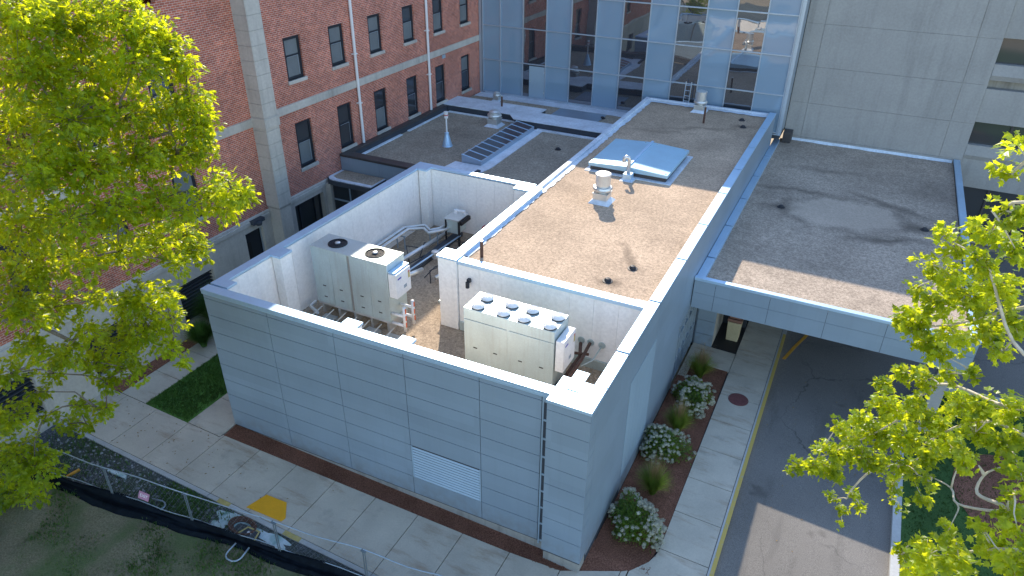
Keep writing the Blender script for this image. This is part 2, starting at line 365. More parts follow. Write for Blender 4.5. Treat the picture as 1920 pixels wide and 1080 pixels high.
# asphalt drive that passes under the canopy and opens to the right
def arc(cx, cy, r, a0, a1, n=8): return [(cx+r*math.cos(R(a0+(a1-a0)*i/n)), cy+r*math.sin(R(a0+(a1-a0)*i/n))) for i in range(n+1)]
g = MB(); g.prism([(3.55, -30), (60, -30), (60, 30.9), (3.55, 30.9)], -0.3, -0.12, S)
struct("road", g, 'asphalt')
# lawn island right of the drive
isl = [(8.6, -29)] + [(8.6, 12.5)] + arc(11.4, 12.9, 2.8, 180, 95) + [(30, 16.9), (30, -29)]
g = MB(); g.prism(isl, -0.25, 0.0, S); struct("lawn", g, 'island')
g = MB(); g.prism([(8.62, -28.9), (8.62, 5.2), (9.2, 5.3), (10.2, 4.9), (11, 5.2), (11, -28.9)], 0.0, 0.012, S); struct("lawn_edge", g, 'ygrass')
out = [(8.35, -29)] + [(8.35, 12.6)] + arc(11.4, 12.9, 3.05, 180, 95) + [(30, 17.16)]
inn = [(30, 16.9)] + arc(11.4, 12.9, 2.8, 95, 180) + [(8.6, 12.5), (8.6, -29)]
g = MB()
a = [(8.35, -29)] + arc(11.4, 12.7, 3.05, 180, 95, 8) + [(30, 17.0)]; b = [(8.61, -29)] + arc(11.4, 12.7, 2.79, 180, 95, 8) + [(30, 16.74)]
for i in range(len(a)-1): g.prism([a[i], b[i], b[i+1], a[i+1]], -0.25, 0.02, S)
struct("kerb", g, 'kerb')
g = MB(); g.prism([(10.4+2.0*math.cos(R(t*20))*1.0, 9.0+2.3*math.sin(R(t*20))) for t in range(18)], 0.0, 0.02, S)
g.xf(lambda x, y, z: (x+1.75, y+.7, z-.029*1.75)); struct("mulch_ring", g, 'mulch')

# mulch bed beside the clad wall
bed = [(0.0, 0.05), (0.0, 12.15), (1.83, 12.15), (1.88, 3.2), (1.86, 2.2), (1.72, 1.45), (1.3, 0.84), (0.4, 0.25), (-0.7, -0.2), (-3, -.3), (-13.55, -0.6), (-13.6, 0.0)]
g = MB()
side = [(0.0, 0.20), (1.9, 0.20)]
g.prism([(0.0, 1.45), (1.72, 1.45), (1.86, 2.2), (1.88, 3.2), (1.83, 12.15), (0.0, 12.15)], -0.2, -0.02, S)
g.prism([(-0.7, -0.2), (0.4, 0.25), (1.3, 0.84), (1.72, 1.45), (0.0, 1.45), (-0.7, 1.45)], -0.2, -0.0201, S)
g.prism([(-13.55, -0.6), (-3, -.3), (-0.7, -0.2), (-0.7, .5), (-13.6, 0.2), (-13.6, 0.0)], -0.2, -0.0202, S)
struct("mulch_bed", g, 'mulch')
# pavements: slabs with open joints over a dark base
rnd = random.Random(3)
base = MB()
base.prism([(-22, -2.97), (3.42, -2.97), (3.42, 30.8), (0, 30.8), (0, 0.05), (-13.6, -.02), (-13.6, 14), (-19.3, 14), (-22, 14)], -0.22, -0.10, S)
struct("pavement_bedding", base, 'dark')
g = MB(); J = 0.012
def bedy(x):   # front edge of the mulch
    pts = [(-13.55, -0.6), (-3, -.3), (-0.7, -0.2), (0.4, 0.25), (1.3, 0.84)]
    for (xa, ya), (xb, yb) in zip(pts, pts[1:]):
        if xa <= x <= xb: return ya+(yb-ya)*(x-xa)/(xb-xa)
    return pts[0][1] if x < -13.5 else pts[-1][1]
xs = [-21.6+1.62*i for i in range(15)] + [1.27]
for x0, x1 in zip(xs, xs[1:]):
    if x1 <= -13.55:
        g.prism([(x0+J, -2.80), (x1-J, -2.80), (x1-J, -0.74), (x0+J, -0.74)], -0.2, 0, S)
    elif x0 < -13.55:
        g.prism([(x0+J, -2.80), (x1-J, -2.80), (x1-J, bedy(x1)), (-13.57, -.61), (-13.6, -0.74), (x0+J, -0.74)], -0.2, 0, S)
    else:
        g.prism([(x0+J, -2.80), (x1-J, -2.80), (x1-J, bedy(x1)), (x0+J, bedy(x0))], -0.2, 0, S)
struct("sidewalk", g, 'walk')
g = MB()
for x0 in [-21.6+3.24*i for i in range(8)]: g.prism([(x0+J, -2.97), (x0+3.24-J, -2.97), (x0+3.24-J, -2.82), (x0+J, -2.82)], -0.25, 0.0, S)
struct("kerb", g, 'kerb')
# the walk along the drive
g = MB()
g.prism([(1.27, -2.8), (3.40, -2.8), (3.40, 2.05), (1.9, 2.05), (1.85, 1.75), (1.73, 1.42), (1.30, .82)], -0.2, 0, S)
ys = [2.07+1.70*i for i in range(18)]
for y0, y1 in zip(ys, ys[1:]): g.prism([(1.89, y0+J), (3.40, y0+J), (3.40, y1-J), (1.89, y1-J)], -0.2, 0, S)
g.prism([(0.02, 12.17), (1.87, 12.17), (1.87, 13.55), (0.02, 13.55)], -0.2, 0.0, S)
g.prism([(0.02, 10.95), (.35, 10.95), (.35, 12.15), (0.02, 12.15)], -0.2, 0.003, S)
struct("sidewalk", g, 'walk')
g = MB(); g.prism([(3.42, -2.8), (3.60, -2.8), (3.60, 16.2), (3.42, 16.2)], -0.25, 0.003, S); struct("kerb", g, 'kerb')
g = MB(); g.prism([(3.485, -2.8), (3.605, -2.8), (3.605, 16.2), (3.485, 16.2)], -0.12, 0.008, S); struct("kerb_marking", g, 'wornylw')
g = MB()
for y0 in [-3+3.2*i for i in range(11)]: pass
g.prism([(3.42, 16.2), (3.60, 16.2), (3.60, 30.8), (3.42, 30.8)], -0.25, 0.003, S); struct("kerb", g, 'kerb')
g = MB()
lp = [(3.72, 14.4), (4.02, 15.6), (4.4, 16.9), (4.9, 18.0)]
for (xa, ya), (xb, yb) in zip(lp, lp[1:]): g.prism([(xa, ya), (xa+.14, ya), (xb+.14, yb), (xb, yb)], -0.12, -0.114, S)
g.prism([(3.75, 17.6), (4.9, 17.9), (4.9, 18.08), (3.75, 17.78)], -0.12, -0.113, S)
struct("road_marking", g, 'amber')
# far-left walks, turf strip and mulch by the brick wall
g = MB()
ys = [-0.72+1.6*i for i in range(10)]
for y0, y1 in zip(ys, ys[1:]):
    g.prism([(-15.18, y0+J), (-13.62, y0+J), (-13.62, y1-J), (-15.18, y1-J)], -0.2, 0, S)
    g.prism([(-18.7, y0+J), (-17.38, y0+J), (-17.38, y1-J), (-18.7, y1-J)], -0.2, 0, S)
for y0, y1 in ((-2.8, -.76),): g.prism([(-40, y0), (-21.62, y0), (-21.62, y1), (-40, y1)], -0.2, 0, S)
struct("sidewalk", g, 'walk')
g = MB(); g.prism([(-17.36, -0.72), (-15.2, -0.72), (-15.2, 14), (-17.36, 14)], -0.2, 0.02, S); struct("lawn", g, 'lawn')
g = MB(); g.prism([(-19.35, -0.72), (-18.72, -0.72), (-18.72, 14), (-19.35, 14)], -0.2, 0.01, S)
g.prism([(-30, -0.72), (-19.35, -0.72), (-19.35, -.70), (-30, -.70)], -0.2, 0.01, S); struct("mulch_bed", g, 'mulch')
# fenced strip and patchy grass in front
def FY(x): return -2.50 + 0.137*x if x < -3 else -2.91+0.02*(x+3)
fx = [-26+1.0*i for i in range(33)]
top = [(x, -2.97) for x in fx]; bot = [(x, FY(x)) for x in fx]
g = MB()
for i in range(len(fx)-1):
    if bot[i][1] < -2.98 and bot[i+1][1] < -2.97: g.prism([bot[i], bot[i+1], top[i+1], top[i]], -0.3, -0.05, S)
struct("crushed_stone_strip", g, 'rubble')
g = MB(); n = 56
vs = []; rr = random.Random(11)
for j in range(15):
    for i in range(n):
        x = -30+i*0.72; yb = min(FY(x), -2.975); y = yb - j*0.75
        z = G(x) - 0.05 + (0 if j == 0 else rr.uniform(-.05, .07) + .06*math.sin(x*.9+j*.5))
        vs.append((x, y, z))
g.add(vs, [(j*n+i, (j+1)*n+i, (j+1)*n+i+1, j*n+i+1) for j in range(14) for i in range(n-1)])
o = struct("grass_verge", g, 'drylawn'); o.data.polygons.foreach_set('use_smooth', [True]*len(o.data.polygons))

def tufts(name, region, n, hmin, hmax, mat, seed, off=0.0, w=0.012, lean=.5):
    r = random.Random(seed); g = MB()
    for _ in range(n):
        x, y = region(r); z = G(x)+off
        for k in range(3):
            a = r.uniform(0, 2*PI); h = r.uniform(hmin, hmax); dx, dy = math.cos(a), math.sin(a); l = h*r.uniform(.2, 1)*lean
            px, py = x+r.uniform(-.03, .03), y+r.uniform(-.03, .03)
            g.add([(px-dy*w, py+dx*w, z), (px+dy*w, py-dx*w, z), (px+dx*l, py+dy*l, z+h)], [(0, 1, 2)])
    o = struct(name, g, mat, 'stuff'); return o
def reg_box(x0, x1, y0, y1): return lambda r: (r.uniform(x0, x1), r.uniform(y0, y1))
tufts("lawn_grass", reg_box(-17.34, -15.22, -.7, 3.5), 5200, .05, .10, 'darkblade', 1, .02)
def verge(r):
    while True:
        x = r.uniform(-22, -3); y = FY(x)-r.uniform(.15, 5.5)
        k = math.sin(x*1.3+1)*math.sin(y*1.7+x*.4)+.4*math.sin(x*3.1+y*2.3)
        if k > r.uniform(-.35, .9): return x, y
tufts("verge_grass", verge, 9000, .05, .13, 'darkblade', 2, -.04)
tufts("strip_weeds", lambda r: (lambda x: (x, FY(x)+r.uniform(.1, max(.12, -2.97-FY(x)-.05))))(r.choice([r.gauss(-12, .8), r.gauss(-17.2, 1.6), r.gauss(-12.6, .6)])), 1300, .06, .2, 'darkblade', 4, -.05)
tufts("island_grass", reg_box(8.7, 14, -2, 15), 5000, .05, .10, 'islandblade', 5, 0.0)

# rubble stones on the strip
g = MB(); r = random.Random(8)
for _ in range(1500):
    x = r.uniform(-22, -10.8); lo = FY(x)+.08; y = r.uniform(lo, -3.0)
    s_ = r.choice([.012, .016, .02, .03, .05]) * r.uniform(.7, 1.3); z = G(x)-.05
    pts = [(x+r.uniform(-1, 1)*s_, y+r.uniform(-1, 1)*s_, z+s_*.8), (x+s_, y, z), (x, y+s_, z), (x-s_, y, z), (x, y-s_, z)]
    g.add(pts, [(0, 1, 2), (0, 2, 3), (0, 3, 4), (0, 4, 1)])
struct("rubble", g, 'stone', 'stuff')
# mulch chips
g = MB(); r = random.Random(9)
for _ in range(9000):
    if r.random() < .5:
        x = r.uniform(-13.5, -.4); y = r.uniform(bedy(x)+.03, .2+.0215*(x+1.25))
    else: x = r.uniform(.05, 1.85); y = r.uniform(1.0, 12.1)
    if r.random() < .06: x = r.uniform(-19.3, -18.75); y = r.uniform(0, 8)
    a = r.uniform(0, PI); l = r.uniform(.015, .05); w = .008; c_, s_ = math.cos(a), math.sin(a); z = G(x)+r.uniform(-.012, .012)
    t_ = r.uniform(-.01, .02)
    g.add([(x-c_*l-s_*w, y-s_*l+c_*w, z), (x-c_*l+s_*w, y-s_*l-c_*w, z), (x+c_*l+s_*w, y+s_*l-c_*w, z+t_), (x+c_*l-s_*w, y+s_*l+c_*w, z+t_)], [(0, 1, 2, 3)])
struct("mulch_chips", g, 'mulch', 'stuff')

g = MB(); r = random.Random(31)
for _ in range(170):
    k_ = r.random()
    if k_ < .5: x, y, z = r.gauss(-15.5, 3), r.uniform(-2.8, -.8), 0
    elif k_ < .75: x, y, z = r.uniform(-20, -4), None, -.02
    else: x, y, z = r.uniform(3.7, 8.2), r.uniform(-2, 14), -.115
    if y is None: y = FY(x)-r.uniform(.4, 4)
    if x > 3.6 and z == 0: continue
    a = r.uniform(0, 6.28); s_ = r.uniform(.025, .05); c_, n_ = math.cos(a)*s_, math.sin(a)*s_; zz_ = G(x)+z+.012
    g.add([(x-c_, y-n_, zz_), (x+n_*.5, y-c_*.5, zz_+.01), (x+c_, y+n_, zz_), (x-n_*.5, y+c_*.5, zz_+.006)], [(0, 1, 2, 3)])
struct("leaf_litter", g, 'litter', 'stuff')
# ================================================================== CLAD BUILDING
H = 6.2
ROWS = [0.45, 1.18, 1.86, 2.53, 3.20, 3.87, 4.54, 5.21, 5.87, 6.11]
B = thing("metal_clad_building", "blue grey metal panel building with open rooftop equipment well and tan gravel roof", "building", (-6.8, 6, 0))
shear = lambda x, y, z: (x, y + 0.27 + 0.0215*(x+1.25), z)
def panels(mb, x0s, zs, y0, t=0.02, gap=0.014):
    for xa, xb in zip(x0s, x0s[1:]):
        for za, zb in zip(zs, zs[1:]): mb.box(xa+gap/2, xb-gap/2, y0, y0+t, za+gap/2, zb-gap/2)
g = MB(); FX = [-13.58, -10.92, -8.35, -5.86, -3.38, -1.49]
for xa, xb in zip(FX, FX[1:]):
    for i, (za, zb) in enumerate(zip(ROWS, ROWS[1:])):
        if xa == -5.86 and i in (1, 2): continue
        g.box(xa+.009, xb-.009, 0, .02, za+.009, zb-.009)
g.xf(shear); part(B, "front_cladding", g, 'clad')
g = MB(); g.box(-13.57, -1.26, .024, .30, .40, 6.08); g.xf(shear); part(B, "cladding_backing", g, 'dark')
# louver
g = MB()
g.box(-5.85, -5.81, -.012, .02, 1.19, 2.52); g.box(-3.43, -3.39, -.012, .02, 1.19, 2.52)
for i in range(12):
    z = 1.20+i*.11
    g.add([(-5.81, -.015, z), (-3.43, -.015, z), (-3.43, .02, z+.05), (-5.81, .02, z+.05), (-5.81, .022, z-.01), (-3.43, .022, z-.01)], [(0, 1, 2, 3), (0, 4, 5, 1)])
g.xf(shear); part(B, "louver", g, 'clad_pale')
# plinth under the front
g = MB(); g.box(-13.5, -1.25, .06, .3, -.3, .44); g.xf(shear); g.box(-1.18, -0.03, .04, .5, -.3, .445); part(B, "plinth", g, 'plinth')
# narrow strip window
sw = MB(); sw.box(-1.475, -1.43, .0, .06, .30, 6.09)
for z in ROWS[:-1]: sw.box(-1.43, -1.25, .01, .06, z-.035, z+.035)
sw.box(-1.43, -1.25, 0, .06, 5.9, 6.09)
part(B, "strip_window", sw.xf(shear), 'clad_pale')
g = MB()
for za, zb in zip(ROWS, ROWS[1:-1]): g.box(-1.43, -1.25, .045, .058, za+.035, zb-.035)
part(B, "strip_pane", g.xf(shear), 'pane')
# corner pier
g = MB(); RP = [0.45, 1.18, 1.86, 2.53, 3.20, 3.87, 4.54, 5.21, 5.87, 6.11]
for za, zb in zip(RP, RP[1:]): g.box(-1.23, 0.0, 0.0, .5, za+.008, zb-.008)
part(B, "corner_pier", g, 'clad')
g = MB(); g.box(-1.22, -.012, .012, .6, .40, 6.09); part(B, "pier_backing", g, 'dark')
# side wall (+x face)
g = MB()
g.box(-.02, 0, .506, 3.55, .30, 6.09)
g.box(-.02, 0, 6.28, 9.95, .10, 6.09)
g.box(-.02, 0, 3.562, 6.268, 4.68, 6.09); g.box(-.02, 0, 3.562, 6.268, .05, .68)
g.box(-.02, 0, 9.962, 13.6, 2.9, 6.09); g.box(-.02, 0, 13.61, 29.0, -.5, 6.09)
part(B, "side_cladding", g, 'clad')
g = MB(); g.box(-.30, -.025, .55, 9.95, -.2, 6.08); g.box(-.30, -.025, 9.95, 13.6, 2.95, 6.08); g.box(-.30, -.025, 13.6, 28.95, -.5, 6.08)
part(B, "side_backing", g, 'dark')
g = MB()
for i in range(7):
    y0 = 3.575+i*(2.68/7); g.box(-.02, .004, y0+.006, y0+2.68/7-.006, .70, 4.66)
part(B, "ribbed_panel", g, 'clad_pale')
g = MB(); g.box(-.26, -.08, .5, 9.9, -.4, .1); part(B, "side_plinth", g, 'plinth')
# glazing under the overhang
g = MB(); g.box(-.19, -.17, 9.97, 13.6, -.1, 2.9); part(B, "entry_glass", g, 'pane')
g = MB()
for y in (9.99, 10.6, 11.25, 11.9, 12.55, 13.1, 13.52): g.box(-.17, -.06, y, y+.06, 0, 2.9)
for z in (0.0, 1.0, 2.1, 2.84): g.box(-.165, -.065, 9.99, 13.58, z, z+.06)
part(B, "entry_frame", g, 'tube')
# outer left and back walls
g = MB(); YL = [0.02, 2.6, 5.2, 7.8, 10.4, 13.08]
for ya, yb in zip(YL, YL[1:]):
    for za, zb in zip(ROWS, ROWS[1:]): g.box(-13.60, -13.58, ya+.008, yb-.008, za+.008, zb-.008)
for xa, xb in ((-13.57, -11), (-11, -8.5), (-8.5, -7.6)):
    for za, zb in zip(ROWS, ROWS[1:]): g.box(xa+.006, xb-.006, 13.08, 13.10, za+.006, zb-.006)
part(B, "rear_cladding", g, 'clad')
g = MB(); g.box(-13.575, -13.30, .28, 13.07, .3, 6.08); g.box(-13.29, -7.6, 12.80, 13.07, .3, 6.08); part(B, "rear_backing", g, 'dark')
# inner faces of the equipment well (white panels)
FZ = 3.25
def inner(mb, axis, c, a0, a1, z0, z1, pitch, th, sgn):
    n = max(1, round((a1-a0)/pitch)); p = (a1-a0)/n
    for i in range(n):
        lo, hi = a0+i*p+.003, a0+(i+1)*p-.003; u, v = (c, c+th*sgn) if sgn > 0 else (c-th, c)
        mb.box(u, v, lo, hi, z0, z1) if axis == 'x' else mb.box(lo, hi, u, v, z0, z1)
g = MB(); inner(g, 'x', -13.30, .30, 12.78, FZ, 6.09, .9, .03, 1); part(B, "well_wall", g, 'whitewall')
g = MB(); inner(g, 'y', 12.80, -13.26, -7.62, FZ, 6.09, .9, .03, -1); part(B, "well_wall", g, 'whitewall')
g = MB(); inner(g, 'y', 5.62, -7.2, -.34, FZ+.35, 6.0, .9, .03, 1); g.box(-7.2, -.34, 5.66, 5.9, 3.0, 6.0); part(B, "well_wall", g, 'whitewall')
g = MB(); inner(g, 'x', -7.55, 6.15, 12.76, FZ+.0, 6.0, .9, .03, 1); g.box(-7.51, -7.25, 6.15, 12.8, 3.0, 6.0); part(B, "well_wall", g, 'whitewall')
g = MB(); inner(g, 'x', -.33, .6, 5.6, FZ, 6.09, .9, .03, -1); part(B, "well_wall", g, 'whitewall')
g = MB(); inner(g, 'y', .32, -13.25, -1.26, FZ, 6.08, .9, .03, 1); g.xf(lambda x, y, z: (x, y+.27+.0215*(x+1.25), z)); part(B, "well_wall", g, 'whitewall')
# base flashing of the partition
g = MB(); g.box(-7.18, -.36, 5.54, 5.61, FZ, FZ+.36); part(B, "base_flashing", g, 'galv')
# pilasters in the well
def pil(x0, x1, y0, y1, lab=None):
    g = MB(); g.box(x0, x1, y0, y1, FZ, 6.13); p_ = part(B, "pilaster", g, 'whitewall', bevel=.01)
    c = MB(); c.box(x0-.04, x1+.04, y0-.04, y1+.04, 6.132, 6.215); part(p_, "pilaster_cap", c, 'coping', bevel=.008)
pil(-7.98, -7.22, 5.52, 6.12)
pil(-13.24, -12.86, 2.86, 3.42); pil(-13.24, -12.9, .45, .80); pil(-8.3, -7.6, 12.30, 12.72); pil(-13.22, -12.8, 12.35, 12.74)
pil(-8.22, -7.72, .50, .74); pil(-6.2, -5.8, .54, .72)
g = MB(); g.box(-.75, -.36, 5.66, 5.95, 5.9, 6.16); part(B, "corner_block", g, 'coping')
# parapet caps
g = MB(); g.box(-13.63, -1.25, -.02, .335, 6.11, 6.2); g.box(-13.62, -1.24, -.015, .0, 6.02, 6.105); g.xf(shear); part(B, "front_coping", g, 'coping', bevel=.006)
g = MB(); g.box(-1.25, .02, -.02, 1.12, 6.115, 6.21)
g.box(-1.0, -.62, .62, 1.5, 6.212, 6.235); part(B, "pier_coping", g, 'coping', bevel=.006)
g = MB(); seams = [1.12, 2.9, 6.02, 9.23, 12.44, 15.9, 19.05, 22.45, 25.8, 28.97]
for ya, yb in zip(seams, seams[1:]): g.box(-.35, .02, ya+.045, yb-.045, 6.10, 6.2)
part(B, "side_coping", g, 'coping', bevel=.006)
g = MB(); g.box(-.33, .006, 1.12, 28.96, 6.05, 6.13); part(B, "coping_splice", g, 'black')
g = MB(); g.box(-13.63, -13.26, .42, 13.13, 6.11, 6.2); g.box(-13.255, -7.62, 12.77, 13.13, 6.11, 6.197); part(B, "rear_coping", g, 'coping', bevel=.006)
g = MB(); g.box(-7.2, -.36, 5.56, 5.93, 6.005, 6.15); g.box(-7.60, -7.22, 6.16, 12.9, 6.005, 6.19)
part(B, "roof_edge_coping", g, 'coping', bevel=.01)
g = MB(); r = random.Random(5)
def rag(mb, x0, x1, y0, y1, z, amp, inner_side):   # membrane turned down with an uneven edge
    n = max(2, int(max(x1-x0, y1-y0)/.25)); vs = []
    for i in range(n+1):
        t = i/n; w = r.uniform(0, amp)
        if y1-y0 > x1-x0: yy = y0+(y1-y0)*t; vs += [(x0, yy, z), (x1+w*inner_side, yy, z-.02)]
        else: xx = x0+(x1-x0)*t; vs += [(xx, y1, z), (xx, y0-w, z-.02)]
    mb.add(vs, [(2*i, 2*i+1, 2*i+3, 2*i+2) for i in range(n)])
g.box(-7.60, -7.34, 12.92, 28.95, 5.9, 6.14); g.box(-7.34, -.36, 28.72, 28.95, 5.9, 6.14)
part(B, "membrane_upstand", g, 'membrane', bevel=.03)
g = MB(); rag(g, -7.34, -7.16, 6.2, 28.7, 6.05, .10, 1); rag(g, -7.3, -.4, 28.42, 28.7, 6.06, .12, 1); part(B, "membrane_skirt", g, 'membrane')
g = MB(); g.prism([(-7.33, 5.9), (-.34, 5.9), (-.34, 28.72), (-7.33, 28.72)], 5.7, 6.0); part(B, "gravel_roof", g, 'gravel_main')
g = MB(); g.prism([(-13.28, .3), (-.3, .3), (-.3, 5.64), (-7.5, 5.64), (-7.5, 12.78), (-13.28, 12.78)], FZ-.2, FZ); part(B, "well_floor", g, 'gravel_well')
g = MB(); g.box(-7.58, -7.56, 13.14, 28.95, 4.5, 6.05); g.box(-7.58, -.3, 28.96, 28.98, 0, 6.1); part(B, "west_upstand", g, 'clad')
g = MB(); g.box(-7.5, -.35, 13.0, 28.9, -.5, 5.6); part(B, "core", g, 'dark')

# under-canopy vestibule panels
V = thing("entrance_vestibule", "panelled vestibule corner with dark doorway under the canopy beside the walk", "vestibule", (.9, 14.2, 0))
g = MB()
for za, zb in ((-.05, .52), (.54, 1.22), (1.24, 1.92), (1.94, 2.62), (2.64, 3.06)):
    g.box(.02, .80, 13.58, 13.6, za, zb)
part(V, "wall", g, 'clad')
g = MB(); g.box(.78, .80, 13.605, 16.5, -.05, 3.06); g.box(.02, .775, 13.61, 16.4, -.05, 3.0); part(V, "side_wall", g, 'plinth')
g = MB(); g.box(.80, 1.86, 15.8, 15.9, -.05, 3.06); part(V, "door_glass", g, 'pane')
g = MB(); g.box(.82, 1.86, 13.62, 15.78, -.06, -.02); part(V, "floor_mat", g, 'black')
b_ = thing("litter_bin", "tan litter bin with a brown lid standing in the dark doorway under the canopy", "bin", (1.5, 14.7, -.02))
g = MB(); g.add([(1.24, 14.45, -.02), (1.74, 14.45, -.02), (1.74, 14.95, -.02), (1.24, 14.95, -.02), (1.2, 14.4, .95), (1.78, 14.4, .95), (1.78, 15, .95), (1.2, 15, .95)],
    [(0, 3, 2, 1), (4, 5, 6, 7), (0, 1, 5, 4), (1, 2, 6, 5), (2, 3, 7, 6), (3, 0, 4, 7)]); part(b_, "body", g, 'tan', bevel=.02)
g = MB(); g.box(1.18, 1.8, 14.38, 15.02, .97, 1.12); g.box(1.24, 1.74, 14.46, 14.96, 1.12, 1.3); part(b_, "lid", g, 'brownlid', bevel=.03)

# ================================================================== CANOPY
C = thing("entrance_canopy", "wide flat canopy with blue grey fascia panels and stained gravel roof over the drive", "canopy", (5, 20, -.1))
g = MB(); CX = [.03, .86, 2.90, 4.93, 6.92, 8.9, 9.72]
for xa, xb in zip(CX, CX[1:]):
    for za, zb in ((3.07, 3.745), (3.755, 4.40)): g.box(xa+.007, xb-.007, 11.4, 11.42, za, zb)
YC = [11.43]+[13.5+2.02*i for i in range(9)]+[31]
for ya, yb in zip(YC, YC[1:]):
    for za, zb in ((3.07, 3.745), (3.755, 4.40)): g.box(9.72, 9.74, ya+.007, min(yb, 30.95)-.007, za, zb)
part(C, "fascia", g, 'clad')
g = MB(); g.box(.02, 9.715, 11.425, 30.9, 3.10, 4.1); part(C, "soffit", g, 'dark')
g = MB(); g.box(.02, 9.76, 11.38, 11.60, 4.30, 4.42); g.box(9.46, 9.76, 11.605, 30.95, 4.30, 4.42); part(C, "coping", g, 'coping', bevel=.006)
g = MB()
cs = [11.605, 13.5, 16.9, 20.3, 23.6, 27, 30.3]
for ya, yb in zip(cs, cs[1:]): g.box(.02, .36, ya+.06, yb-.06, 4.0, 4.33)
part(C, "wall_flashing", g, 'coping', bevel=.006)
g = MB(); g.box(.03, .34, 11.6, 30.3, 4.0, 4.24); part(C, "flashing_splice", g, 'black')
g = MB(); g.prism([(.3, 11.58), (9.47, 11.58), (9.47, 30.95), (.3, 30.95)], 4.0, 4.19); part(C, "gravel_roof", g, 'gravel_canopy')
g = MB(); rr = random.Random(4)
n = 30; vs = []
for i in range(n+1):
    x = .8+8.6*i/n; vs += [(x, 30.97, 4.34), (x, 30.93-rr.uniform(0, .08), 4.2)]
g.add(vs, [(2*i, 2*i+1, 2*i+3, 2*i+2) for i in range(n)]); part(C, "wall_membrane", g, 'membrane')
for (x, y) in ((9.2, 12.2), (9.2, 22), (9.2, 29.5)):
    g = MB(); g.box(x-.22, x+.22, y-.22, y+.22, -.5, 3.1); part(C, "column", g, 'concrete', bevel=.02)

# ================================================================== LOW ROOF WING
L = thing("low_connector_wing", "low grey wing with brown coping and dark gravel roof beside the brick wall", "building wing", (-13.5, 21, .3))
g = MB()
for xa, xb in ((-19.33, -16.9), (-16.9, -14.4), (-14.4, -12), (-12, -9.6), (-9.6, -7.6)):
    for za, zb in ((3.02, 3.72), (3.72, 4.42), (4.42, 5.14)): g.box(xa+.008, xb-.008, 14.24, 14.26, za+.006, zb-.006)
part(L, "front_cladding", g, 'clad')
g = MB(); g.box(-19.32, -7.61, 14.265, 14.7, 3.0, 5.12); g.box(-19.3, -7.65, 14.7, 29.2, 2.9, 4.7); part(L, "core", g, 'dark')
g = MB(); g.box(-19.34, -7.6, 14.22, 14.80, 5.15, 5.27); g.box(-19.34, -18.97, 14.805, 24.4, 5.15, 5.27); part(L, "brown_coping", g, 'brownmetal', bevel=.01)
g = MB(); g.box(-19.33, -18.99, 14.81, 24.4, 4.6, 5.14); g.box(-18.9, -7.61, 14.705, 14.78, 4.6, 5.14); part(L, "dark_upstand", g, 'dark')
g = MB(); g.prism([(-18.99, 14.75), (-7.6, 14.75), (-7.6, 24.4), (-18.99, 24.4)], 4.6, 4.87); g.prism([(-19.3, 25.4), (-7.6, 25.4), (-7.6, 29.2), (-19.3, 29.2)], 4.6, 4.86); part(L, "gravel_roof", g, 'gravel_low')
g = MB()
g.box(-18.985, -18.80, 14.8, 19.2, 4.86, 4.93); g.box(-18.985, -18.83, 19.9, 24.2, 4.86, 4.93)
g.box(-18.80, -14.2, 24.2, 24.36, 4.86, 4.95); g.box(-12.4, -7.62, 23.45, 23.68, 4.86, 4.96)
part(L, "membrane_strip", g, 'membrane', bevel=.02)
g = MB(); g.prism([(-14.25, 14.8), (-12.3, 14.8), (-11.9, 17.0), (-12.0, 23.6), (-12.52, 23.6), (-12.52, 16.95), (-14.0, 16.95)], 4.86, 4.90); part(L, "membrane_apron", g, 'membrane')
g = MB(); g.box(-12.28, -12.1, 14.85, 16.2, 4.902, 5.0); part(L, "expansion_joint", g, 'dark')
# raised white ridge walls
g = MB(); g.box(-19.34, -13.96, 24.45, 26.3, 4.7, 5.25); g.box(-13.95, -7.62, 23.72, 25.4, 4.7, 5.25); g.box(-13.95, -13.1, 25.4, 26.3, 4.7, 5.25); part(L, "ridge_wall", g, 'dark')
g = MB(); g.prism([(-19.34, 24.40), (-14.6, 24.40), (-14.0, 23.68), (-7.61, 23.68), (-7.61, 25.45), (-13.05, 25.45), (-13.05, 26.35), (-19.34, 26.35)], 5.255, 5.30); part(L, "ridge_membrane", g, 'membrane')
g = MB(); g.box(-19.2, -7.62, 28.3, 29.25, 4.87, 4.90); g.box(-18.9, -7.7, 29.26, 29.29, 4.5, 4.94); part(L, "base_flashing", g, 'membrane')
g = MB(); g.box(-12.9, -9.8, 26.1, 28.2, 4.862, 4.90); part(L, "bare_patch", g, 'clad')
# skylight: sloped, nine panes
sk = MB()
zL, zR, xL, xR, y0s, y1s = 5.30, 5.10, -13.66, -12.50, 17.0, 23.4
sk.add([(xL, y0s, 4.86), (xR, y0s, 4.86), (xR, y1s, 4.86), (xL, y1s, 4.86), (xL, y0s, zL), (xR, y0s, zR), (xR, y1s, zR), (xL, y1s, zL)],
    [(0, 3, 2, 1), (4, 5, 6, 7), (0, 1, 5, 4), (1, 2, 6, 5), (2, 3, 7, 6), (3, 0, 4, 7)])
SKY = part(L, "skylight", sk, 'mullion')
def skz(x): return zL+(zR-zL)*(x-xL)/(xR-xL)
for i in range(9):
    ya = y0s+.06+i*(y1s-y0s-.06)/9; yb = ya+(y1s-y0s-.06)/9-.07
    p_ = MB(); a0, a1 = xL+.07, xR-.07
    p_.add([(a0, ya, skz(a0)+.006), (a1, ya, skz(a1)+.006), (a1, yb, skz(a1)+.006), (a0, yb, skz(a0)+.006)], [(0, 1, 2, 3)]); part(SKY, "skylight_pane", p_, 'skyglass')
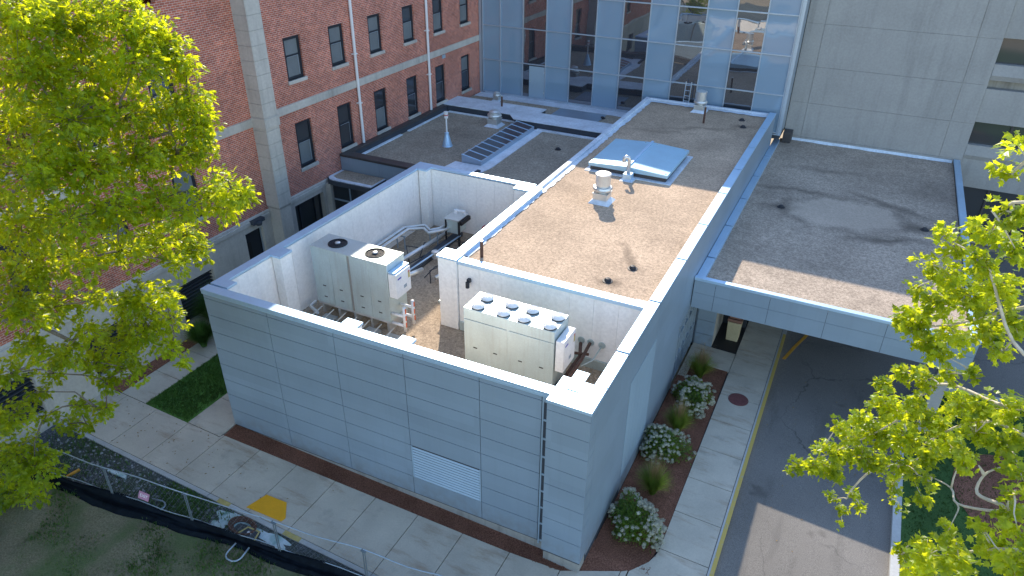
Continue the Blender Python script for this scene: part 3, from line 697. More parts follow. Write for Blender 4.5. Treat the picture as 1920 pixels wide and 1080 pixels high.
for i in range(10):
    fr = MB(); ya = y0s-.01+i*(y1s-y0s-.06)/9; yb = ya+.07
    fr.add([(xL, ya, skz(xL)+.03), (xR, ya, skz(xR)+.03), (xR, yb, skz(xR)+.03), (xL, yb, skz(xL)+.03), (xL, ya, skz(xL)), (xR, ya, skz(xR)), (xR, yb, skz(xR)), (xL, yb, skz(xL))],
        [(0, 1, 2, 3), (0, 4, 5, 1), (1, 5, 6, 2), (2, 6, 7, 3), (3, 7, 4, 0)])
    part(SKY, "glazing_bar", fr, 'coping')
# small rounded entrance roof below
E_ = thing("entrance_lobby", "small glazed lobby with rounded flat roof tucked against the brick wall", "lobby", (-18.9, 13.6, .4))
pl = [(-19.34, 14.2), (-19.34, 13.1)] + [(-19.1, 12.86), (-18.8, 12.8), (-16.5, 12.85), (-16.5, 14.2)]
g = MB(); g.prism(pl, 4.15, 4.38); part(E_, "roof_edge", g, 'dark')
g = MB(); g.prism([(-19.30, 14.2), (-19.30, 13.15), (-19.08, 12.93), (-18.8, 12.88), (-16.52, 12.93), (-16.52, 14.2)], 4.38, 4.42); part(E_, "membrane", g, 'membrane')
g = MB(); g.prism([(-19.1, 14.2), (-19.1, 13.3), (-18.75, 13.12), (-16.6, 13.16), (-16.6, 14.2)], 4.42, 4.43); part(E_, "gravel", g, 'gravel_low')
g = MB(); g.box(-18.95, -18.93, 12.98, 14.2, .3, 4.15); g.box(-18.93, -14, 12.98, 13.0, .3, 4.15); part(E_, "glass", g, 'pane')
g = MB(); g.box(-19.34, -19.0, 12.85, 13.1, .3, 4.15); part(E_, "post", g, 'limestone')
g = MB(); g.box(-18.92, -14.1, 12.93, 12.975, 3.3, 3.38)
for x in (-17.9, -16.6, -15.3): g.box(x, x+.06, 12.93, 12.975, .3, 4.15)
part(E_, "frame", g, 'tube')
g = MB(); g.box(-19.3, -7.7, 14.25, 14.4, .2, 3.0); part(L, "glazed_base", g, 'pane')

# ================================================================== BRICK BUILDING
BX = -19.35
K = thing("brick_building", "red brick building with limestone bands, dark sash windows and white downpipes", "building", (BX, 10, .5))
win_up = [(11.38+3.105*i, 9.62, 11.51) for i in range(6)]
win_lo = [(11.36+3.105*i, 5.45, 7.66) for i in range(6)]
WW = 1.14
holes = [(y, y+WW, z0, z1) for y, z0, z1 in win_up+win_lo] + [(11.38+3.105*i, 11.38+3.105*i+WW, 13.8, 15.7) for i in range(6)]
holes += [(y, y+WW, z0, z1) for y in (4.2, .8, -2.6) for z0, z1 in ((5.45, 7.66), (9.62, 11.51), (13.8, 15.7))]
def holed(mb, x, y0, y1, z0, z1, hs, depth):
    ysn = sorted({y0, y1, *[h[0] for h in hs if y0 < h[0] < y1], *[h[1] for h in hs if y0 < h[1] < y1]})
    zsn = sorted({z0, z1, *[h[2] for h in hs if z0 < h[2] < z1], *[h[3] for h in hs if z0 < h[3] < z1]})
    for ya, yb in zip(ysn, ysn[1:]):
        for za, zb in zip(zsn, zsn[1:]):
            cy, cz = (ya+yb)/2, (za+zb)/2
            if any(h[0] < cy < h[1] and h[2] < cz < h[3] for h in hs): continue
            mb.quad((x, ya, za), (x, yb, za), (x, yb, zb), (x, ya, zb))
    for a, b, c, d in hs:
        if not (y0 < a < y1 and z0 < c < z1): continue
        xb = x-depth
        mb.quad((x, a, c), (x, b, c), (xb, b, c), (xb, a, c)); mb.quad((x, a, d), (xb, a, d), (xb, b, d), (x, b, d))
        mb.quad((x, a, c), (xb, a, c), (xb, a, d), (x, a, d)); mb.quad((x, b, c), (x, b, d), (xb, b, d), (xb, b, c))
BT = 19.25
g = MB(); holed(g, BX, -22, 29.3, 4.33, BT, holes, .22)
g.quad((BX, -22, -1), (-34, -22, -1), (-34, -22, BT), (BX, -22, BT)); g.quad((BX, -22, BT), (BX, 30, BT), (-34, 30, BT), (-34, -22, BT))
g.quad((-34, -22, -1), (-34, 30, -1), (-34, 30, BT), (-34, -22, BT)); g.quad((BX, 29.4, 4), (-34, 29.4, 4), (-34, 29.4, BT), (BX, 29.4, BT))
part(K, "brick_wall", g, 'brick')
g = MB(); ho = [(10.5, 12.62, -.2, 3.78), (7.18, 8.28, .5, 3.70)] + [(y, y+1.9, 1.2, 3.0) for y in (3.2, -1, -5)]
holed(g, BX+.04, -22, 14.25, -1, 4.28, ho, .35)
g.quad((BX+.04, -22, 4.28), (BX+.04, 14.25, 4.28), (BX, 14.25, 4.34), (BX, -22, 4.34))
part(K, "stone_base", g, 'limestone')
g = MB(); g.box(BX, BX+.10, -22, 8.8, 4.0, 4.2); g.box(BX+.0, BX+.10, 9.62, 12.85, 4.0, 4.2); part(K, "base_course", g, 'limestone', bevel=.02)
g = MB(); g.box(BX-.1, BX+.06, -22, 8.8, 8.25, 8.61); g.box(BX-.1, BX+.06, 9.62, 29.3, 8.25, 8.61); part(K, "stone_band", g, 'limestone', bevel=.012)
g = MB(); g.box(BX-.1, BX+.06, -22, 8.8, 16.8, 17.2); g.box(BX-.1, BX+.06, 9.62, 29.3, 16.8, 17.2); part(K, "stone_band", g, 'limestone', bevel=.012)
g = MB(); z = 4.5
while z < 19.0: g.box(BX, -18.60, 8.8, 9.62, z+.006, z+.594); z += .6
g.box(BX, -18.55, 8.76, 9.66, 8.24, 8.66); g.box(BX, -18.66, 8.86, 9.56, -1, 4.45); part(K, "stone_pilaster", g, 'limestone')
g = MB(); g.box(BX-.3, -18.63, 8.83, 9.59, 4.4, 19.2); part(K, "pilaster_joint", g, 'plinth')
def window(y, z0, z1, kind, rr):
    fx = BX-.16; g = MB(); t = .11
    g.box(fx, fx+.07, y, y+t, z0, z1); g.box(fx, fx+.07, y+WW-t, y+WW, z0, z1)
    g.box(fx, fx+.07, y+t, y+WW-t, z0, z0+.12); g.box(fx, fx+.07, y+t, y+WW-t, z1-.15, z1)
    zm = (z0+z1)/2+.1; g.box(fx-.01, fx+.05, y+t, y+WW-t, zm-.04, zm+.04)
    g.box(fx, fx+.08, y+t, y+t+.05, z0, z1)
    W = part(K, "window", g, 'frame')
    a = MB(); a.box(fx+.0, fx+.015, y+t+.05, y+WW-t, zm+.04, z1-.15); part(W, "upper_pane", a, 'blind' if rr.random() < kind else 'pane')
    a = MB(); a.box(fx-.0, fx+.02, y+t+.05, y+WW-t, z0+.12, zm-.04); part(W, "lower_pane", a, 'blind' if rr.random() < kind+.1 else 'pane')
    a = MB(); a.box(fx+.07, fx+.075, y+WW-t-.12, y+WW-t-.105, z0+.15, zm-.02); a.box(fx+.07, fx+.075, y+t+.12, y+WW-t-.12, zm-.045, zm-.03); part(W, "screen_edge", a, 'mullion')
    a = MB(); a.box(BX-.2, BX+.09, y-.06, y+WW+.06, z0-.16, z0); part(W, "sill", a, 'limestone', bevel=.01)
rr = random.Random(21)
for i, (y, z0, z1) in enumerate(win_up): window(y, z0, z1, .95 if i < 3 else .5, rr)
for i, (y, z0, z1) in enumerate(win_lo): window(y, z0, z1, .45 if i == 0 else .1, rr)
for i in range(6): window(11.38+3.105*i, 13.8, 15.7, .4, rr)
for y in (4.2, .8, -2.6):
    for z0, z1 in ((5.45, 7.66), (9.62, 11.51)): window(y, z0, z1, .3, rr)
g = MB(); g.box(BX-.25, BX-.2, 7.18, 8.28, .5, 3.70); d_ = part(K, "door", g, 'frame')
a = MB(); a.box(BX-.2, BX-.19, 7.4, 7.62, 2.3, 3.1); part(d_, "door_pane", a, 'black')
a = MB(); a.box(BX-.16, BX-.12, 7.18, 7.24, .5, 3.7); a.box(BX-.16, BX-.12, 8.22, 8.28, .5, 3.7); a.box(BX-.16, BX-.12, 7.24, 8.22, 3.63, 3.7); part(d_, "door_frame", a, 'mullion')
g = MB(); g.box(BX-.28, BX-.26, 10.5, 12.62, -.2, 3.78); w_ = part(K, "ground_window", g, 'pane')
a = MB()
for y in (10.5, 11.0, 12.1, 12.56): a.box(BX-.255, BX-.2, y, y+.07, -.2, 3.78)
part(w_, "window_frame", a, 'frame')
for y in (3.2, -1, -5):
    g = MB(); g.box(BX-.3, BX-.28, y, y+1.9, 1.2, 3.0)
    for i in range(11): g.box(BX-.28, BX-.1, y, y+1.9, 1.25+i*.16, 1.28+i*.16)
    part(K, "basement_louver", g, 'dark')
for y in (16.18, 22.95):
    g = MB(); g.tube([(BX+.12, y, 18.5), (BX+.12, y, 5.3)], .075, 10)
    for z in (16, 12.9, 9.9, 7.4): g.box(BX, BX+.19, y-.13, y+.13, z, z+.06)
    part(K, "downpipe", g, 'white_metal', smooth=False)
g = MB(); g.box(BX+.03, BX+.3, 7.55, 8.25, 4.05, 4.22); g.lathe((BX+.25, 7.9, 3.95), [(.0, .0), (.13, .0), (.16, .12), (.1, .2), (0, .2)], 12); part(K, "door_lamp", g, 'dark')
g = MB(); g.box(BX+.01, BX+.05, 24.6, 24.95, 8.0, 8.2)
for i in range(4): g.box(BX+.05, BX+.06, 24.62, 24.93, 8.02+i*.05, 8.04+i*.05)
part(K, "wall_vent", g, 'clad_pale')

# ================================================================== CURTAIN WALL BUILDING
CY = 29.3
U = thing("curtain_wall_building", "glass curtain wall building with alternating dark glass and grey blue panels", "building", (-9.5, 30, 0))
g = MB(); g.box(-19.3, .38, CY+.06, 45, 4.6, 16.25); part(U, "core", g, 'dark')
cx = [-19.05, -17.76, -16.14, -14.51, -12.86, -11.22, -9.58, -7.95, -6.32, -4.70, -3.07, -1.43, .18]
rz = [4.98, 7.12, 9.28, 11.38, 13.52, 16.25]
dark_c = {2, 4, 6, 8, 10}
for j in range(5):
    for i in range(12):
        xa, xb = cx[i]+.03, cx[i+1]-.03; za, zb = rz[j]+.03, rz[j+1]-.03
        if i == 2 and j == 0:
            g = MB(); g.box(xa, xa+.42, CY+.02, CY+.04, za, zb); part(U, "glass_pane", g, 'cw_glass')
            g = MB(); g.box(xa+.45, xb, CY-.02, CY+.05, za, zb-.08); dd = part(U, "door", g, 'clad_pale', bevel=.01)
            a = MB(); a.box(xa+.52, xa+.58, CY-.07, CY-.03, za+1.0, za+1.05); a.box(xb-.06, xb-.02, CY-.03, CY-.022, za+.3, za+.42); a.box(xb-.06, xb-.02, CY-.03, CY-.022, za+1.6, za+1.72); part(dd, "door_handle", a, 'galv_bright')
            continue
        g = MB(); k = random.Random(i*7+j); t1, t2 = k.uniform(-.004, .004), k.uniform(-.004, .004)
        g.add([(xa, CY+.03+t1, za), (xb, CY+.03-t1, za), (xb, CY+.03+t2, zb), (xa, CY+.03-t2, zb)], [(0, 1, 2, 3)])
        part(U, "glass_pane" if i in dark_c else "spandrel_panel", g, 'cw_glass' if i in dark_c else 'cw_panel')
g = MB()
for x in cx: g.box(x-.03, x+.03, CY-.05, CY+.055, 4.9, 16.25)
part(U, "mullion", g, 'mullion', bevel=.006)
g = MB()
for z in rz: g.box(-19.1, .2, CY-.045, CY+.05, z-.03, z+.03)
part(U, "transom", g, 'mullion')
g = MB()
g.box(-19.3, -19.12, CY-.08, CY+.3, 4.9, 16.3); g.box(.22, .42, CY-.08, CY+.3, 4.85, 16.3); g.box(.27, .29, CY-.10, CY-.082, 4.9, 16.29)
g.box(.36, .40, CY+.31, 31, 4.85, 16.3)
g.box(-19.1, .215, CY-.10, CY+.055, 4.86, 4.92); part(U, "corner_trim", g, 'mullion')
lad = thing("roof_ladder", "slim pale steel ladder leaning on the dark glass behind the roof vent", "ladder", (-5.1, 29.05, 6.0))
g = MB(); g.tube([(-5.33, 28.9, 6.0), (-5.33, 29.05, 7.3)], .025, 6); g.tube([(-5.0, 28.9, 6.0), (-5.0, 29.05, 7.3)], .025, 6); part(lad, "rail", g, 'mullion')
g = MB()
for i in range(4): g.tube([(-5.33, 28.93+.03*i, 6.2+.3*i), (-5.0, 28.93+.03*i, 6.2+.3*i)], .018, 6)
part(lad, "rung", g, 'mullion')

# ================================================================== CONCRETE BUILDING
D = thing("concrete_building", "grey cast concrete building with stained panels and ribbon windows", "building", (14, 32, 0))
DY = 31.0
g = MB()
zr_ = [3.9, 4.45, 6.45, 8.5, 10.8, 13.2, 15.4, 17.6]
for xa, xb, dy in ((.44, 1.40, 0), (1.41, 8.70, -.02), (8.71, 9.85, 0)):
    for za, zb in zip(zr_, zr_[1:]): g.box(xa+.006, xb-.006, DY+dy, DY+.5, za+.006, zb-.006)
part(D, "wall_panel", g, 'concrete', bevel=.006)
g = MB(); g.box(.42, 9.84, DY+.02, 44, -.5, 17.55); part(D, "core", g, 'plinth')
g = MB()
for za, zb in ((2.95, 4.55), (4.56, 5.30), (6.55, 8.30), (8.75, 9.56), (10.85, 17.6)):
    g.box(9.86, 42, DY+.1, DY+.6, za, zb)
for zt, zb in ((5.30, 4.56), (9.56, 8.75)):
    g.add([(9.86, DY-.02, zt-.55), (42, DY-.02, zt-.55), (42, DY+.1, zt-.02), (9.86, DY+.1, zt-.02), (9.86, DY+.1, zt-.8), (42, DY+.1, zt-.8)], [(0, 1, 2, 3), (0, 4, 5, 1), (0, 3, 4), (1, 5, 2)])
part(D, "spandrel_band", g, 'concrete')
g = MB()
for z0, z1 in ((-.2, 2.95), (5.3, 6.55), (9.56, 10.85)): g.box(9.86, 42, DY+.45, DY+.5, z0, z1)
rw = part(D, "ribbon_window", g, 'pane')
g = MB()
for z0, z1 in ((-.2, 2.95), (5.3, 6.55), (9.56, 10.85)):
    x = 11.6
    while x < 42: g.box(x, x+.1, DY+.36, DY+.445, z0, z1); x += 1.75
part(rw, "window_mullion", g, 'brownmetal')
g = MB(); g.box(9.9, 42, DY+.62, 44, -.5, 17.55); part(D, "core", g, 'plinth')
o = solo("scupper_box", MB().box(.48, .95, 30.15, 30.9, 4.2, 4.82), 'brownmetal', "dark brown scupper box at the foot of the concrete wall on the canopy roof", "scupper", (0, 0, 0), bevel=.02)

# ================================================================== ROOF EQUIPMENT
def fan_guard(cx_, cy_, z, rr_):
    f = MB(); f.lathe((cx_, cy_, z), [(rr_, 0), (rr_, .07), (rr_*.94, .09), (rr_*.90, .02), (rr_*.3, .0)], 24)
    return f
def chiller(nm, label, x0, x1, y0, y1, z0, z1, kind):
    T = thing(nm, label, "chiller", ((x0+x1)/2, (y0+y1)/2, FZ))
    g = MB(); w = (x1-x0)
    if kind == 2:
        hb = z1-.42
        for i in range(2): g.box(x0+i*w/2+.012, x0+(i+1)*w/2-.012, y0-.006, y1, z0, hb)
        part(T, "access_panel", g, 'galv', bevel=.012)
        g = MB()
        for i in range(2): g.box(x0+i*w/2+.008, x0+(i+1)*w/2-.008, y0, y1, hb+.012, z1)
        g.box(x0+w/2-.05, x0+w/2+.05, y0-.002, y1-.02, z0, z1-.01); part(T, "fan_deck", g, 'galv', bevel=.012)
    else:
        for i, (a, b) in enumerate(((0, .25), (.25, .485), (.515, .76), (.76, 1))): g.box(x0+a*w+.004, x0+b*w-.004, y0-.004, y1, z0, z1-.05)
        part(T, "access_panel", g, 'galv', bevel=.01)
        g = MB(); g.box(x0-.01, x1+.01, y0-.012, y1+.01, z1-.05, z1)
        part(T, "top_cover", g, 'galv', bevel=.012)
        g = MB(); g.box(x0+.487*w, x0+.513*w, y0+.02, y1-.02, z0, z1-.06); part(T, "centre_joint", g, 'plinth')
    # handles
    hz = [z0+.95] if kind == 2 else [z0+.30, z0+.78]
    for z in hz:
        for q in (.13, .36, .64, .87):
            xx = x0+q*w; h = MB(); h.box(xx-.07, xx+.07, y0-.014, y0-.004, z-.018, z+.018); part(T, "latch", h, 'black')
    # base rails
    g = MB(); g.box(x0, x1, y0+.05, y0+.17, z0-.12, z0-.005); g.box(x0, x1, y1-.17, y1-.05, z0-.12, z0-.005)
    k = x0+.1
    while k < x1: g.box(k, k+.1, y0+.1, y1-.1, FZ, z0-.12); k += .75
    part(T, "base_rail", g, 'galv_bright')
    return T
c1 = chiller("heat_pump_unit", "pale green steel unit with two black top fans by the left well wall", -12.60, -9.22, 4.14, 5.22, 3.78, 6.15, 1)
for cx_ in (-11.76, -10.09):
    f = MB(); f.lathe((cx_, 4.70, 6.15), [(.36, 0), (.36, .03), (.33, .035), (.33, .006)], 32); fo = part(c1, "fan", f, 'black')
    a = MB(); a.cyl((cx_, 4.70, 6.151), .335, .004, 32); part(fo, "fan_well", a, 'black')
    a = MB()
    for q in (.09, .15, .21, .27, .32):
        a.tube([(cx_+q*math.cos(2*PI*i/24), 4.70+q*math.sin(2*PI*i/24), 6.19) for i in range(24)], .006, 4, True)
    for i in range(8): a.tube([(cx_, 4.7, 6.19), (cx_+.34*math.cos(i*PI/4), 4.7+.34*math.sin(i*PI/4), 6.19)], .006, 4)
    part(fo, "fan_grille", a, 'frame')
    a = MB(); a.lathe((cx_, 4.70, 6.16), [(.10, 0), (.10, .05), (.06, .07), (0, .075)], 16); part(fo, "fan_motor", a, 'galv_bright')
def cabinet(T, x0, x1, y0, y1, z0, z1):
    g = MB(); g.box(x0, x1, y0, y1, z0, z1); g.box(x1, x1+.015, y0+.05, y1-.05, z0+.05, z1-.05); cb = part(T, "control_cabinet", g, 'whiteplastic', bevel=.02)
    a = MB(); a.box(x1+.016, x1+.02, y0+.08, y0+.30, z1-.22, z1-.16); part(cb, "blue_logo", a, 'blue')
    a = MB(); a.box(x1+.016, x1+.02, y1-.17, y1-.07, z1-.42, z1-.20); part(cb, "warning_label", a, 'ylw')
    a = MB(); a.box(x1+.016, x1+.02, y1-.17, y1-.07, z1-.195, z1-.13); part(cb, "red_switch", a, 'red')
    a = MB(); a.box(x1+.016, x1+.02, y0+.42, y0+.6, z0+.25, z0+.38); part(cb, "display", a, 'clad')
cabinet(c1, -9.20, -8.87, 4.16, 5.05, 4.85, 5.80)
g = MB(); g.box(-9.21, -8.95, 4.2, 5.1, 5.81, 5.86); part(c1, "cabinet_hood", g, 'coping')
c2 = chiller("air_cooled_chiller", "long pale green grey steel unit with eight domed fans near the front corner", -5.60, -2.40, 3.20, 4.30, 3.6, 6.0, 2)
for cx_ in (-5.17, -4.26, -3.54, -2.66):
    for cy_, dx in ((3.42, 0), (3.98, .03)):
        f = MB(); q = cx_+dx
        f.lathe((q, cy_, 6.0), [(.20, 0), (.20, .05), (.225, .055), (.225, .075), (.215, .085)], 28); fo = part(c2, "fan", f, 'fanmetal')
        a = MB(); a.cyl((q, cy_+.0, 6.0), .212, .03, 24); part(fo, "fan_well", a, 'drain')
        a = MB(); a.lathe((q, cy_, 6.0), [(.215, .085), (.20, .105), (.185, .10), (.165, .125), (.15, .118), (.12, .14), (.105, .133), (.06, .148), (0, .15)], 28)
        for i in range(4):
            an = i*PI/4+cx_; a.tube([(q-.2*math.cos(an), cy_-.2*math.sin(an), 6.105), (q, cy_, 6.16), (q+.2*math.cos(an), cy_+.2*math.sin(an), 6.105)], .007, 4)
        part(fo, "fan_guard", a, 'fanmetal')
cabinet(c2, -2.37, -2.10, 3.24, 4.18, 4.55, 5.68)
# pipes at the foot of unit 1
P1 = thing("header_pipes", "white header pipes with orange bands at the right end of the two fan unit", "pipes", (-8.9, 4.5, FZ))
for i, (yy, zz) in enumerate(((4.2, 3.75), (4.2, 4.15), (4.75, 3.85), (4.75, 4.25))):
    g = MB(); g.tube([(-9.2, yy, zz), (-8.68, yy, zz)], .055, 10); part(P1, "pipe", g, 'whiteplastic', smooth=True)
for yy in (4.2, 4.75):
    g = MB(); g.tube([(-8.66, yy, 3.55), (-8.66, yy, 4.55)], .065, 12); part(P1, "riser", g, 'whiteplastic', smooth=True)
    for zz in (3.72, 4.0, 4.3):
        g = MB(); g.box(-8.63, -8.592, yy-.03, yy+.03, zz, zz+.2); part(P1, "orange_band", g, 'orange')
# supports and small boxes under unit 1
g = MB()
for x in (-12.2, -11.2, -10.2, -9.3): g.box(x, x+.55, 3.1, 4.05, FZ, FZ+.12)
g.box(-12.6, -9.0, 3.5, 3.62, FZ+.13, FZ+.22)
for i in range(7): g.tube([(-12.4+i*.55, 3.0, FZ+.2), (-12.4+i*.55, 4.1, FZ+.35)], .025, 6)
g.tube([(-12.9, 4.3, FZ+.3), (-12.8, 3.9, FZ+.35), (-12.3, 3.7, FZ+.3)], .07, 8)
solo("steel_support_frame", g, 'galv_bright', "low steel support frame in front of the two fan unit", "frame", (0, 0, 0))
# piping behind
P2 = thing("insulated_pipe_run", "pair of pale insulated pipes bending along the left wall of the well", "pipes", (-12, 9.5, FZ))
zz = FZ+.75
for k, off in enumerate((0, .28)):
    pts = [(-13.0+off*.9, 7.6, zz), (-13.0+off*.9, 10.6-off*.2, zz), (-12.3+off*.5, 11.25-off*1.1, zz), (-11.8+off*.3, 10.9-off*.9, zz), (-11.5+off, 11.3, zz), (-11.5+off, 12.2, zz)]
    g = MB(); g.tube(pts, .075, 10); part(P2, "pipe", g, 'galv_bright', smooth=True)
for x, y in ((-13.0, 8.4), (-13.0, 10.0), (-11.9, 11.0)):
    g = MB(); g.tube([(x, y, FZ), (x, y, zz-.08)], .03, 6); g.tube([(x+.4, y, FZ), (x+.4, y, zz-.08)], .03, 6); g.tube([(x-.05, y, zz-.1), (x+.45, y, zz-.1)], .03, 6); part(P2, "pipe_stand", g, 'tube')
P3 = thing("lower_pipe_run", "thick pale pipe and cable trunking lying along the well floor", "pipes", (-11, 9.3, FZ))
g = MB(); g.tube([(-11.95, 8.2, FZ+.25), (-11.75, 10.0, FZ+.25), (-11.5, 12.3, FZ+.25)], .11, 10); part(P3, "pipe", g, 'galv_bright', smooth=True)
g = MB(); g.box(-11.35, -11.0, 8.0, 12.4, FZ, FZ+.18); part(P3, "trunking", g, 'dark')
g = MB(); g.tube([(-11.0, 7.4, FZ+.4), (-10.8, 9.2, FZ+.45), (-10.6, 11.5, FZ+.5)], .035, 8); part(P3, "conduit", g, 'coping', smooth=True)
g = MB(); g.tube([(-9.75, 8.0, FZ+.3), (-9.5, 9.4, FZ+.3), (-9.3, 11.0, FZ+.3)], .09, 10); part(P3, "pipe", g, 'galv_bright', smooth=True)
g = MB(); g.lathe((-10.75, 9.6, FZ+.25), [(0, 0), (.16, 0), (.16, .3), (0, .32)], 14); part(P3, "pump", g, 'galv_bright', smooth=False)
g = MB(); g.box(-10.55, -10.2, 9.9, 10.3, FZ, FZ+.4); part(P3, "motor", g, 'dark')
r = random.Random(14)
for i in range(9):
    g = MB()
    x = r.uniform(-12.0, -9.4); y = r.uniform(7.4, 12.0)
    g.tube([(x, y, FZ+.1), (x+r.uniform(-.5, .5), y+r.uniform(.3, 1.0), FZ+r.uniform(.2, .6)), (x+r.uniform(-.5, .5), y+1.3, FZ+.15)], .022, 6)
    part(P3, "cable", g, 'frame', smooth=True)
T5 = thing("expansion_tank", "round grey pump housing with a gauge on top behind the two fan unit", "tank", (-10.3, 5.9, FZ))
g = MB(); g.lathe((-11.0, 6.6, FZ), [(0, 0), (.36, 0), (.38, .5), (.38, 1.15), (.3, 1.32), (.12, 1.4), (0, 1.41)], 24); part(T5, "body", g, 'galv_bright', smooth=True)
g = MB(); g.cyl((-11.0, 6.6, FZ+1.4), .03, .12, 8); g.cyl((-11.0, 6.6, FZ+1.5), .06, .12, 10); part(T5, "gauge", g, 'black')
g = MB(); g.tube([(-10.65, 6.6, FZ+.9), (-10.2, 6.9, FZ+.9), (-10.1, 7.6, FZ+.8)], .1, 10); part(T5, "outlet_pipe", g, 'galv_bright', smooth=True)
A_ = thing("air_handler_duct", "grey box duct on dark legs at the back wall of the well", "duct", (-11, 12, FZ))
g = MB(); g.box(-11.25, -10.68, 11.45, 12.2, FZ+.55, FZ+1.2); part(A_, "box", g, 'galv', bevel=.02)
g = MB(); g.box(-11.35, -10.6, 11.38, 12.3, FZ+1.21, FZ+1.27); part(A_, "lid", g, 'galv_bright', bevel=.01)
g = MB(); g.box(-10.66, -10.58, 11.4, 11.48, FZ, FZ+1.2); g.box(-10.67, -10.5, 11.5, 12.3, FZ+1.0, FZ+1.18); g.box(-11.33, -11.27, 11.4, 11.46, FZ, FZ+1.2); part(A_, "dark_leg", g, 'black')
g = MB(); g.cyl((-11.15, 12.1, FZ+1.27), .10, .16, 14); g.tube([(-11.15, 12.1, FZ+1.4), (-10.7, 12.15, FZ+1.4), (-10.7, 12.15, FZ+1.27)], .06, 10); part(A_, "collar", g, 'whiteplastic')
g = MB(); g.tube([(-9.7, 12.45+.22*math.sin(0), FZ+.4)]+[(-9.7+.25*math.cos(i*PI/6), 12.4, FZ+.55+.25*math.sin(i*PI/6)) for i in range(12)], .05, 8)
solo("red_hose_coil", g, 'red', "small red hose coil against the back wall of the well", "hose", (0, 0, 0), smooth=True)
g = MB(); g.box(-9.2, -8.6, 12.1, 12.7, FZ, FZ+.9); g.box(-9.25, -8.55, 12.05, 12.74, FZ+.9, FZ+.96)
solo("valve_box", g, 'brownlid', "rust brown valve box beside the red hose coil", "box", (0, 0, 0), bevel=.02)
g = MB(); g.box(-8.75, -8.1, 6.9, 7.8, FZ+.02, FZ+1.5); g.box(-8.8, -8.05, 6.85, 7.85, FZ+1.5, FZ+1.56); g.box(-8.9, -7.95, 6.8, 7.9, FZ, FZ+.1)
solo("small_equipment_cabinet", g, 'galv', "narrow grey steel cabinet behind the white corner pilaster", "cabinet", (0, 0, 0), bevel=.02)
# wall lamp and pipes at unit 2
g = MB(); g.box(-6.78, -6.66, 5.47, 5.6, 5.42, 5.55); g.cyl((-6.72, 5.42, 5.25), .07, .22, 12); solo("well_wall_lamp", g, 'frame', "small dark lamp fixed high on the white partition wall", "lamp", (0, 0, 0))
P4 = thing("refrigerant_pipes", "rusty brown pipes rising into white round wall escutcheons beside the eight fan unit", "pipes", (-2, 4.5, FZ))
g = MB(); g.tube([(-2.0, 3.4, 4.2), (-2.0, 4.6, 4.2), (-2.07, 5.55, 4.25)], .06, 8); part(P4, "pipe", g, 'rust', smooth=True)
g = MB(); g.tube([(-2.2, 3.5, 4.05), (-2.2, 5.0, 4.05), (-2.38, 5.5, 4.2)], .06, 8); g.tube([(-2.4, 5.0, 4.1), (-1.9, 5.0, 4.2)], .05, 8); part(P4, "pipe", g, 'rust', smooth=True)
g = MB(); g.tube([(-2.0, 4.6, 3.95), (-1.75, 5.0, 4.0), (-1.66, 5.56, 4.22)], .025, 8); part(P4, "conduit", g, 'galv', smooth=True)
for x in (-2.40, -2.06, -1.66):
    g = MB(); n = 16
    g.add([(x+.13*math.cos(2*PI*i/n), 5.605, 4.26+.13*math.sin(2*PI*i/n)) for i in range(n)] + [(x+.12*math.cos(2*PI*i/n), 5.585, 4.26+.12*math.sin(2*PI*i/n)) for i in range(n)],
          [(i, (i+1) % n, n+(i+1) % n, n+i) for i in range(n)]+[tuple(range(n, 2*n))]); part(P4, "escutcheon", g, 'galv')
g = MB(); g.box(-2.35, -1.95, 3.25, 3.7, FZ, FZ+.7); g.box(-2.2, -2.05, 3.2, 3.26, FZ+.3, FZ+.45); part(P4, "valve_cluster", g, 'brownmetal')
g = MB(); r = random.Random(3)
for _ in range(260):
    x, y = r.uniform(-1.9, -.6), r.uniform(2.2, 5.4); a = r.uniform(0, 6.28); h = r.uniform(.1, .35)
    g.add([(x-.008, y, FZ), (x+.008, y, FZ), (x+.15*math.cos(a), y+.15*math.sin(a), FZ+h)], [(0, 1, 2)])
o = struct("well_weeds", g, 'plume', 'stuff')

# roof hatch / smoke vent with two sloped leaves
hz = thing("smoke_hatch", "large pale blue double leaf smoke hatch with low ridge on the gravel roof", "hatch", (-4.6, 18.2, 6.0))
hx0, hx1, hm, hy0, hy1 = -6.45, -2.70, -4.55, 16.3, 20.1
g = MB(); g.box(hx0+.08, hx1-.08, hy0+.08, hy1-.08, 5.99, 6.22); part(hz, "kerb", g, 'brownmetal')
g = MB(); g.box(hx0-.12, hx1+.2, hy0-.16, hy1+.1, 5.99, 6.03); part(hz, "flashing", g, 'membrane')
def leafp(xa, xb, za, zb):
    m_ = MB(); m_.add([(xa, hy0, 6.22), (xb, hy0, 6.22), (xb, hy1, 6.22), (xa, hy1, 6.22), (xa, hy0, za), (xb, hy0, zb), (xb, hy1, zb), (xa, hy1, za)],
    [(0, 3, 2, 1), (4, 5, 6, 7), (0, 1, 5, 4), (1, 2, 6, 5), (2, 3, 7, 6), (3, 0, 4, 7)]); return m_
part(hz, "leaf", leafp(hx0, hm-.02, 6.36, 6.47), 'hatch', bevel=.012); part(hz, "leaf", leafp(hm+.02, hx1, 6.47, 6.36), 'hatch', bevel=.012)
g = MB(); g.box(hm-.06, hm+.06, hy0-.03, hy1+.03, 6.46, 6.53); part(hz, "ridge_bar", g, 'coping', bevel=.01)
g = MB()
for x, z in ((hx0+.15, 6.355), (hm-.3, 6.46), (hm+.3, 6.46), (hx1-.15, 6.375)):
    for y in (hy0+.2, hy1-.2): g.cyl((x, y, z), .035, .025, 8)
part(hz, "bolt", g, 'galv')

